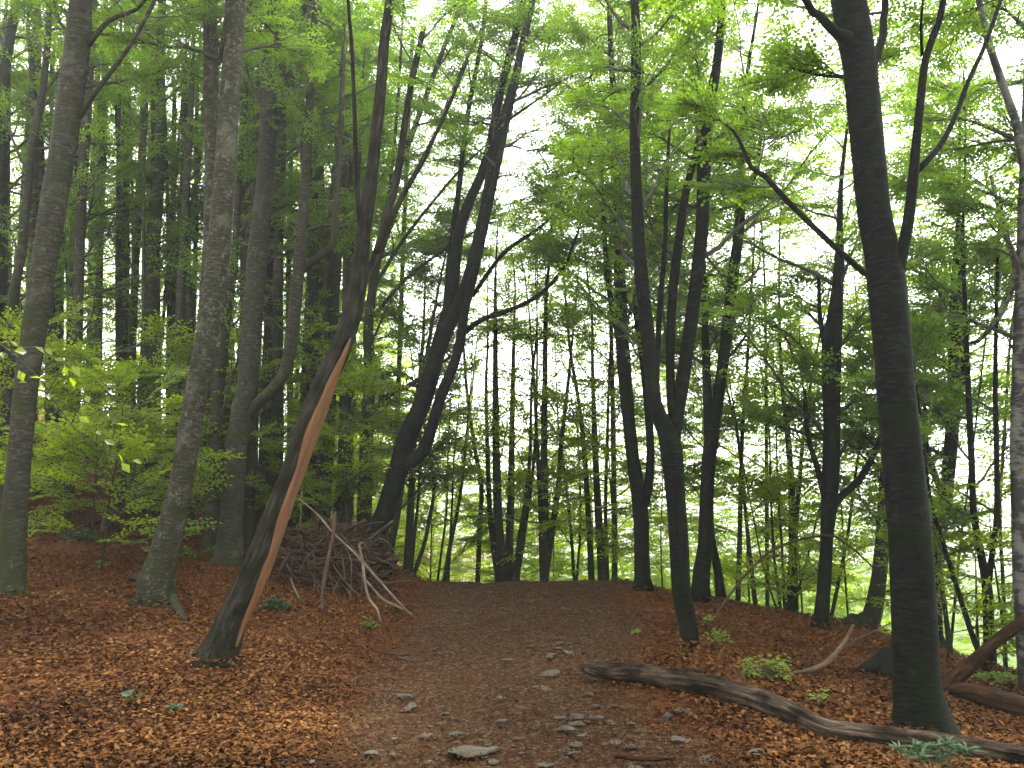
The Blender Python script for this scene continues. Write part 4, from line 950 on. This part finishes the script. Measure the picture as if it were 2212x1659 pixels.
# ------------------------------------------------------------------ stones
def stone_mesh(g, c, sx, sy, sz, rg, rot, div=3, m=0):
    bm = bmesh.new(); bmesh.ops.create_icosphere(bm, subdivisions=min(div, 4), radius=1); so = rg.uniform(0, 100)
    V = np.array([v.co[:] for v in bm.verts]); F = np.array([[v.index for v in f.verts] for f in bm.faces]); bm.free()
    pl = rg.normal(0, 1, (11, 3)); pl /= np.linalg.norm(pl, axis=1)[:, None]; pd = rg.uniform(.38, .85, 11)
    for n_, d_ in zip(pl, pd):
        s = V @ n_ - d_; V = V - np.where(s > 0, s * .98, 0)[:, None] * n_
    nz = np.array([mnoise.noise(Vector(v * 2.2) + Vector((so, 0, 0))) for v in V]) if div > 1 else 0
    V = V * (1 + .10 * np.asarray(nz).reshape(-1, 1) if div > 1 else 1)
    V = V * [sx, sy, sz]; ca, sa = math.cos(rot), math.sin(rot); V = V @ np.array([[ca, sa, 0], [-sa, ca, 0], [0, 0, 1]]) + c
    g.add(V, None, F, m)
rgs = np.random.default_rng(8)
def stone(label, u, v, wu, hv, deep=1.0, seed=0):
    """u, v: middle of the foot of the stone as seen; wu, hv: its seen width and height"""
    rg = np.random.default_rng(600 + seed); h = hit(u, v); t = h[1] / ray(u, v)[1]; w = wu * t / S; hh = hv * t / S
    c = np.array([0, 0, 0.]); g = Geo(); stone_mesh(g, c, w / 2 * 1.08, w / 2 * deep * .8, hh * .52, rg, rg.uniform(-.3, .3), 4)
    o = g.build('stone', M['rock'], None, (0, 0, 0), smooth=False); o.rotation_euler = (rg.uniform(-.12, .22), rg.uniform(-.22, .22), 0); o.location = (h[0], h[1] + w * .2, tz(h[0], h[1] + w * .2) - hh * .20); tag(o, label, 'stone', 'stones in the footpath')
s7 = lambda a, b: (1253.5 + a / 2, 829.5 + b / 2)
s8 = lambda a, b: (442 + a * .3778, 1032 + b * .3778)
for i, (lab, (u, v), w, h, dp) in enumerate([
    ('pale grey rounded stone in mid path, upper of a pair', s8(1140, 1256), 40, 16, .9), ('flat pale stone with a broken edge just below its rounded neighbour', s8(1170, 1320), 62, 20, 1.1),
    ('ridged flat stone at the right of the path nearest the log end', s8(1975, 1125), 52, 14, 1.0), ('small pale stone below the ridged flat one', s8(1945, 1200), 34, 16, .8),
    ('pale stone sunk in mid path left of the small pale one', s8(1680, 1258), 30, 12, .9), ('upright pale grey stone with a sloping face beside the log', s7(370, 1450), 42, 40, .7),
    ('broad low grey stone lying right of the upright one', s7(470, 1424), 66, 20, 1.0), ('mossy boulder with a peaked top at the picture bottom', s7(778, 1612), 64, 40, .9),
    ('pale flat slab flush with the litter below the log', s7(440, 1548), 62, 14, .9), ('small rough stone left of the mossy boulder', s7(545, 1626), 38, 22, .9),
    ('broad worn slab breaking the surface at the bottom of the path', s8(1520, 1590), 110, 22, 1.2), ('low grey stone beside the worn slab', s8(1640, 1560), 60, 16, 1.0),
    ('dull stone at the bottom edge of the path on the left', s8(945, 1585), 44, 20, .9), ('small round stone left of path middle low down', s8(1078, 1500), 22, 12, 1),
    ('grey stone at the litter edge by the picture bottom', s8(610, 1640), 44, 18, 1), ('dark stone showing at the picture bottom left of the grey one', s8(440, 1650), 56, 16, 1),
    ('low flat stone near the foot of the path right side', s8(2080, 1440), 46, 12, 1), ('tilted stone standing out of the stony right side', s8(1700, 1400), 30, 18, .7),
    ('flat stone half buried left of the upright pale one', s8(2130, 1380), 44, 16, 1), ('small stone embedded at the right path edge higher up', s8(1990, 1015), 28, 8, 1),
    ('little pale stone in the brown middle of the path', s8(1340, 1003), 16, 7, 1), ('flat grey stone low in the path under the rounded pair', s8(1370, 1352), 30, 10, 1)]):
    stone(lab, u, v, w, h, dp, i)

def gravel():
    rg = np.random.default_rng(14); g = Geo(); n = 0
    while n < 1900:
        y = 5.0 + 10.5 * rg.random() ** 1.8; x = rg.uniform(-1.8, 2.2); mk = float(path_mask(np.array([x]), np.array([y]))[0])
        if rg.random() > mk * (.35 + 1.3 * max(0, float(fbm(np.array([x * 1.3]), np.array([y * 1.3]))[0]) + .1 + .12 * (x > 0))): 
            n += .2; continue
        s = rg.uniform(.005, .017) * (1.8 if rg.random() < .06 else 1)
        stone_mesh(g, np.array([x, y, tz(x, y) - .012]), s * rg.uniform(.9, 1.6), s, s * rg.uniform(.3, .5), rg, rg.uniform(0, 3.1), 1); n += 1
    for i in range(210):
        y = 5.1 + 8.5 * rg.random() ** 1.5; x = rg.normal(.25 + .25 * math.sin(y), .5); s = rg.uniform(.02, .06)
        if rg.random() > .35 + 2.2 * float(fbm(np.array([x * 1.6 + 31]), np.array([y * 1.1]))[0]): continue
        stone_mesh(g, np.array([x, y, tz(x, y) - .018 + s * .05]), s * rg.uniform(.9, 1.7), s, s * rg.uniform(.22, .4), rg, rg.uniform(-.6, .6), 2)
    o = g.build('gravel', M['rock'], smooth=False); tag(o, 'grey gravel and grit worn loose on the footpath', 'gravel', kind='stuff')
gravel()

# ------------------------------------------------------------------ small plants
def ivy_clump(name, label, u, v, wu, hv, n, seed, m='leaf_ivy', size=.05, cat='ivy', tone=(0, .7), group=None):
    rg = np.random.default_rng(700 + seed); h = hit(u, v); t = h[1] / ray(u, v)[1]; w = wu * t / S / 2; hh = hv * t / S
    a = rg.uniform(0, 6.28, n); rr = np.sqrt(rg.random(n)); x = h[0] + np.cos(a) * rr * w; y = h[1] + np.sin(a) * rr * w * .8
    z = terrain(x, y) + .02 + hh * (1 - rr ** 2) * rg.random(n); th = rg.uniform(0, 6.28, n)
    q = leaf_quads(np.stack([x, y, z], 1), np.stack([np.cos(th), np.sin(th), rg.uniform(-.5, .4, n)], 1), np.array([0, -.25, 1.]) + rg.normal(0, .4, (n, 3)), size * rg.uniform(.6, 1.3, n), size * .8 * rg.uniform(.7, 1.2, n))
    root = empty(name, (h[0], h[1], tz(h[0], h[1]))); tag(root, label, cat, group); o = tuple(root.location)
    g = Geo()
    for i in range(0, n, 5):
        p = q[i, 0]; b = np.array([h[0] + (p[0] - h[0]) * .4, h[1] + (p[1] - h[1]) * .4, 0]); b[2] = tz(b[0], b[1]); tube(g, [b, (b + p) / 2 + [0, 0, .02], p], [.003, .002, .001], 3, 0, cap=False)
    g.add(q.reshape(-1, 3), np.arange(4 * n).reshape(-1, 4), None, 1, np.clip(rg.uniform(tone[0], tone[1], n), 0, 1)); g.build('foliage', [M['twig'], M[m]], root, o, smooth=False)
GP = 'low green plants on the litter'
ivy_clump('ivy', 'dark ivy tuft around the foot of the split beech', 462, 1430, 128, 36, 420, 1, tone=(0, .4))
ivy_clump('ivy', 'dark ivy patch between the split beech and the brush pile', 596, 1316, 66, 26, 220, 2)
ivy_clump('ivy', 'dark leaf tuft below the swollen foot of the double beech', 322, 1308, 90, 20, 160, 3, size=.045)
ivy_clump('woodland_plant', 'dense pale green low plant between the mottled and the double beech', 178, 1166, 84, 28, 260, 4, 'leaf_blue', .07, 'plant', (.2, 1), GP)
ivy_clump('woodland_plant', 'spreading green low plant before the forked beech', 484, 1202, 84, 26, 240, 5, 'leaf', .07, 'plant', (.2, .8), GP)
ivy_clump('woodland_plant', 'small green plant just right of the double beech foot', 402, 1204, 40, 22, 90, 6, 'leaf', .07, 'plant', (.3, .9), GP)
ivy_clump('woodland_plant', 'tiny green plant on the litter left of the double beech', 219, 1224, 30, 12, 40, 7, 'leaf', .06, 'plant', (.2, .8), GP)
ivy_clump('woodland_plant', 'dark plant tuft behind the mottled beech foot', 66, 1160, 40, 20, 70, 8, 'leaf_ivy', .06, 'plant', (.2, 1), GP)
ivy_clump('woodland_plant', 'single flat green leaf cluster on the near left litter', 288, 1512, 54, 8, 14, 9, 'leaf_blue', .085, 'plant', (.2, .8), GP)
ivy_clump('woodland_plant', 'small dark leaf rosette right of the flat leaf cluster', 372, 1540, 40, 10, 16, 10, 'leaf_ivy', .06, 'plant', (.2, .9), GP)
ivy_clump('woodland_plant', 'little green plant where the brush pile meets the path', 797, 1356, 36, 18, 40, 11, 'leaf', .055, 'plant', (.3, 1), GP)
ivy_clump('woodland_plant', 'green seedling patch by the crest foot of the front V beech', 1376, 1370, 26, 8, 30, 12, 'leaf_fresh_lit', .05, 'plant', (.2, .9), GP)
ivy_clump('woodland_plant', 'mossy green tuft at the right end of the crest', 1338, 1258, 46, 10, 110, 13, 'leaf_ivy', .05, 'plant', (.3, 1), GP)
ivy_clump('woodland_plant', 'low green plants at the picture edge below the birch', 2170, 1478, 120, 24, 260, 14, 'leaf', .06, 'plant', (.3, 1), GP)

def seedling(label, spots, seed, size=.05, hgt=.25, group='bright green beech seedlings'):
    """spots: (u, v) of leaf pairs above the foot, foot first"""
    rg = np.random.default_rng(800 + seed); h = hit(*spots[0]); root = empty('beech_seedling', tuple(h)); root.location.z = tz(h[0], h[1]); o = tuple(root.location); tag(root, label, 'seedling', group)
    g = Geo(); lp = []; ld = []; b = np.array(o)
    for (u, v) in spots[1:]:
        p = at(u, v, h[1] + rg.uniform(-.15, .2))[0]; p[2] = max(p[2], tz(p[0], p[1]) + .03); md = (b + p) / 2 + np.array([0, 0, .06]); tube(g, [b, md, p], [.004, .003, .0015], 4, 0, cap=False)
        for j in range(6): lp.append(p + rg.normal(0, .022, 3)); th = rg.uniform(0, 6.28); ld.append([math.cos(th), math.sin(th), rg.uniform(-.3, .2)])
    n = len(lp); ll = size * rg.uniform(.7, 1.25, n); q = leaf_quads(np.array(lp), np.array(ld), np.array([0, -.35, 1.]) + rg.normal(0, .3, (n, 3)), ll, ll * .7)
    g.build('stem', M['stick'], root, o); g = Geo(); g.add(q.reshape(-1, 3), np.arange(4 * n).reshape(-1, 4), None, 0, rg.uniform(.3, 1, n)); g.build('foliage', M['leaf_fresh_lit'], root, o, smooth=False)
rr_ = np.random.default_rng(3)
seedling('bright yellow-green seedling with many leaf tiers above the fallen log', [(1690, 1470)] + [(1607 + rr_.uniform(0, 95), 1413 + rr_.uniform(0, 58) + 8) for _ in range(46)] + [(1685, 1478), (1700, 1482), (1615, 1422), (1622, 1445)], 1, .052)
seedling('small bright seedling right of the front V beech foot', [(1534, 1398)] + [(1526 + rr_.uniform(0, 46), 1362 + rr_.uniform(0, 22)) for _ in range(16)], 2, .05)
seedling('tiny bright seedling above its larger neighbour at the V beech', [(1530, 1365)] + [(1520 + rr_.uniform(0, 20), 1330 + rr_.uniform(0, 14)) for _ in range(8)], 3, .045)
seedling('thin leafy shoot standing between the log and the massive beech', [(1768, 1530)] + [(1756 + rr_.uniform(0, 26), 1495 + rr_.uniform(0, 32)) for _ in range(9)], 4, .045)

def spurge():
    rg = np.random.default_rng(21); h = hit(2010, 1668); c = np.array([h[0], h[1], tz(h[0], h[1])]); root = empty('spurge_plant', tuple(c)); o = tuple(c)
    tag(root, 'blue-green whorled plant with narrow leaves growing against the fallen log', 'plant')
    heads = [(1940, 1612), (1962, 1622), (1985, 1628), (1998, 1612), (2012, 1634), (2030, 1606), (2046, 1600), (2052, 1622), (2075, 1616), (2090, 1612), (2025, 1636), (1978, 1606)]
    for (u, v) in heads:
        p = at(u, v + 4, h[1] - .15 + rg.uniform(-.12, .06))[0]; p[2] = max(p[2], tz(p[0], p[1]) + .06); b = np.array([c[0] + (p[0] - c[0]) * .7, p[1], 0]); b[2] = tz(b[0], b[1])
        g = Geo(); tube(g, [b, (b + p) / 2, p], [.005, .004, .003], 5, 0, cap=False); k = 13; th = np.arange(k) * 2.4 + rg.uniform(0, 6)
        d = np.stack([np.cos(th), np.sin(th), rg.uniform(-.15, .65, k)], 1); ll = rg.uniform(.07, .115, k)
        q = leaf_quads(np.repeat(p[None], k, 0) - [0, 0, .01] + rg.normal(0, .008, (k, 3)), d, np.array([0, 0, 1.]) + rg.normal(0, .2, (k, 3)), ll, ll * .24)
        g.add(q.reshape(-1, 3), np.arange(4 * k).reshape(-1, 4), None, 1, rg.uniform(.2, 1, k)); g.build('leaf_whorl', [M['stick_pale'], M['leaf_blue']], root, o, smooth=False)
spurge()

# ------------------------------------------------------------------ leaf litter
def litter():
    rg = np.random.default_rng(55); N_ = 260000
    y = 4.6 * (24 / 4.6) ** (rg.random(N_) ** 1.05); x = rg.uniform(-1, 1, N_) * (y * .72 + .6)
    mk = path_mask(x, y); k = (rg.random(N_) > mk * .50) & (y < np.interp(x, [-4, -2, 2, 9], [24, 17.5, 17, 13])); x, y, mk = x[k], y[k], mk[k]; n = len(x)
    # heaps and thin patches
    cl = fbm(x * 1.7, y * 1.7, 3); k = rg.random(n) < .78 + 1.6 * cl; x, y, mk, cl = x[k], y[k], mk[k], cl[k]; n = len(x)
    z = terrain(x, y) + .008 + .022 * rg.random(n) * (1 - mk); th = rg.uniform(0, 6.28, n)
    l = rg.uniform(.024, .058, n) * (1 - .58 * mk); w = l * rg.uniform(.5, .75, n)
    for (bx, by, br) in BASES:
        dd = np.hypot(x - bx, y - by); z = z + .075 * np.exp(-(dd / (br + .10)) ** 4)
    d = np.stack([np.cos(th), np.sin(th), rg.normal(0, .30, n)], 1); nr = np.array([0, 0, 1.]) + rg.normal(0, .38, (n, 3))
    d /= np.linalg.norm(d, axis=1)[:, None]; s = np.cross(nr, d); s /= np.linalg.norm(s, axis=1)[:, None]; nn = np.cross(d, s)
    cu = rg.uniform(-.05, .30, n)[:, None] * l[:, None]; L = l[:, None]; W = w[:, None]; a = np.stack([x, y, z], 1)
    V = np.stack([a, a + d * L * .3 + s * W * .5 + nn * cu, a + d * L * .75 + s * W * .36 + nn * cu * .9, a + d * L + nn * cu * .4, a + d * L * .75 - s * W * .36 + nn * cu * .8, a + d * L * .3 - s * W * .5 + nn * cu], 1)
    b = np.arange(n)[:, None] * 6
    Q = np.concatenate([b + np.array([0, 1, 2, 3]), b + np.array([0, 3, 4, 5])]); tn = np.clip(.50 + 1.1 * fbm(x * .8 + 5, y * .8, 3) + rg.normal(0, .22, n) - .22 * mk, 0, 1)
    g = Geo(); g.add(V.reshape(-1, 3), Q, None, 0, np.concatenate([tn, tn])); o = g.build('leaf_litter', M['litter'], smooth=False)
    tag(o, 'deep litter of curled rust brown beech leaves', 'leaf litter', kind='stuff')
litter()

# ------------------------------------------------------------------ the misty air
def haze():
    bm = bmesh.new(); bmesh.ops.create_cube(bm, size=1); me = bpy.data.meshes.new('haze'); bm.to_mesh(me); bm.free()
    o = bpy.data.objects.new('haze', me); COL.objects.link(o); o.location = (0, 80, 8); o.scale = (330, 330, 76)
    m = bpy.data.materials.new('misty_air'); m.use_nodes = True; n = m.node_tree
    n.nodes.remove(n.nodes['Principled BSDF']); v = N(n, 'VolumePrincipled'); v.inputs['Color'].default_value = (.93, .97, .96, 1); v.inputs['Density'].default_value = HAZE
    v.inputs['Anisotropy'].default_value = .35
    n.links.new(v.outputs[0], n.nodes['Material Output'].inputs['Volume']); me.materials.append(m); tag(o, kind='stuff'); o['label'] = 'thin pale mist in the air among the trees'
HAZE = .0010
haze()
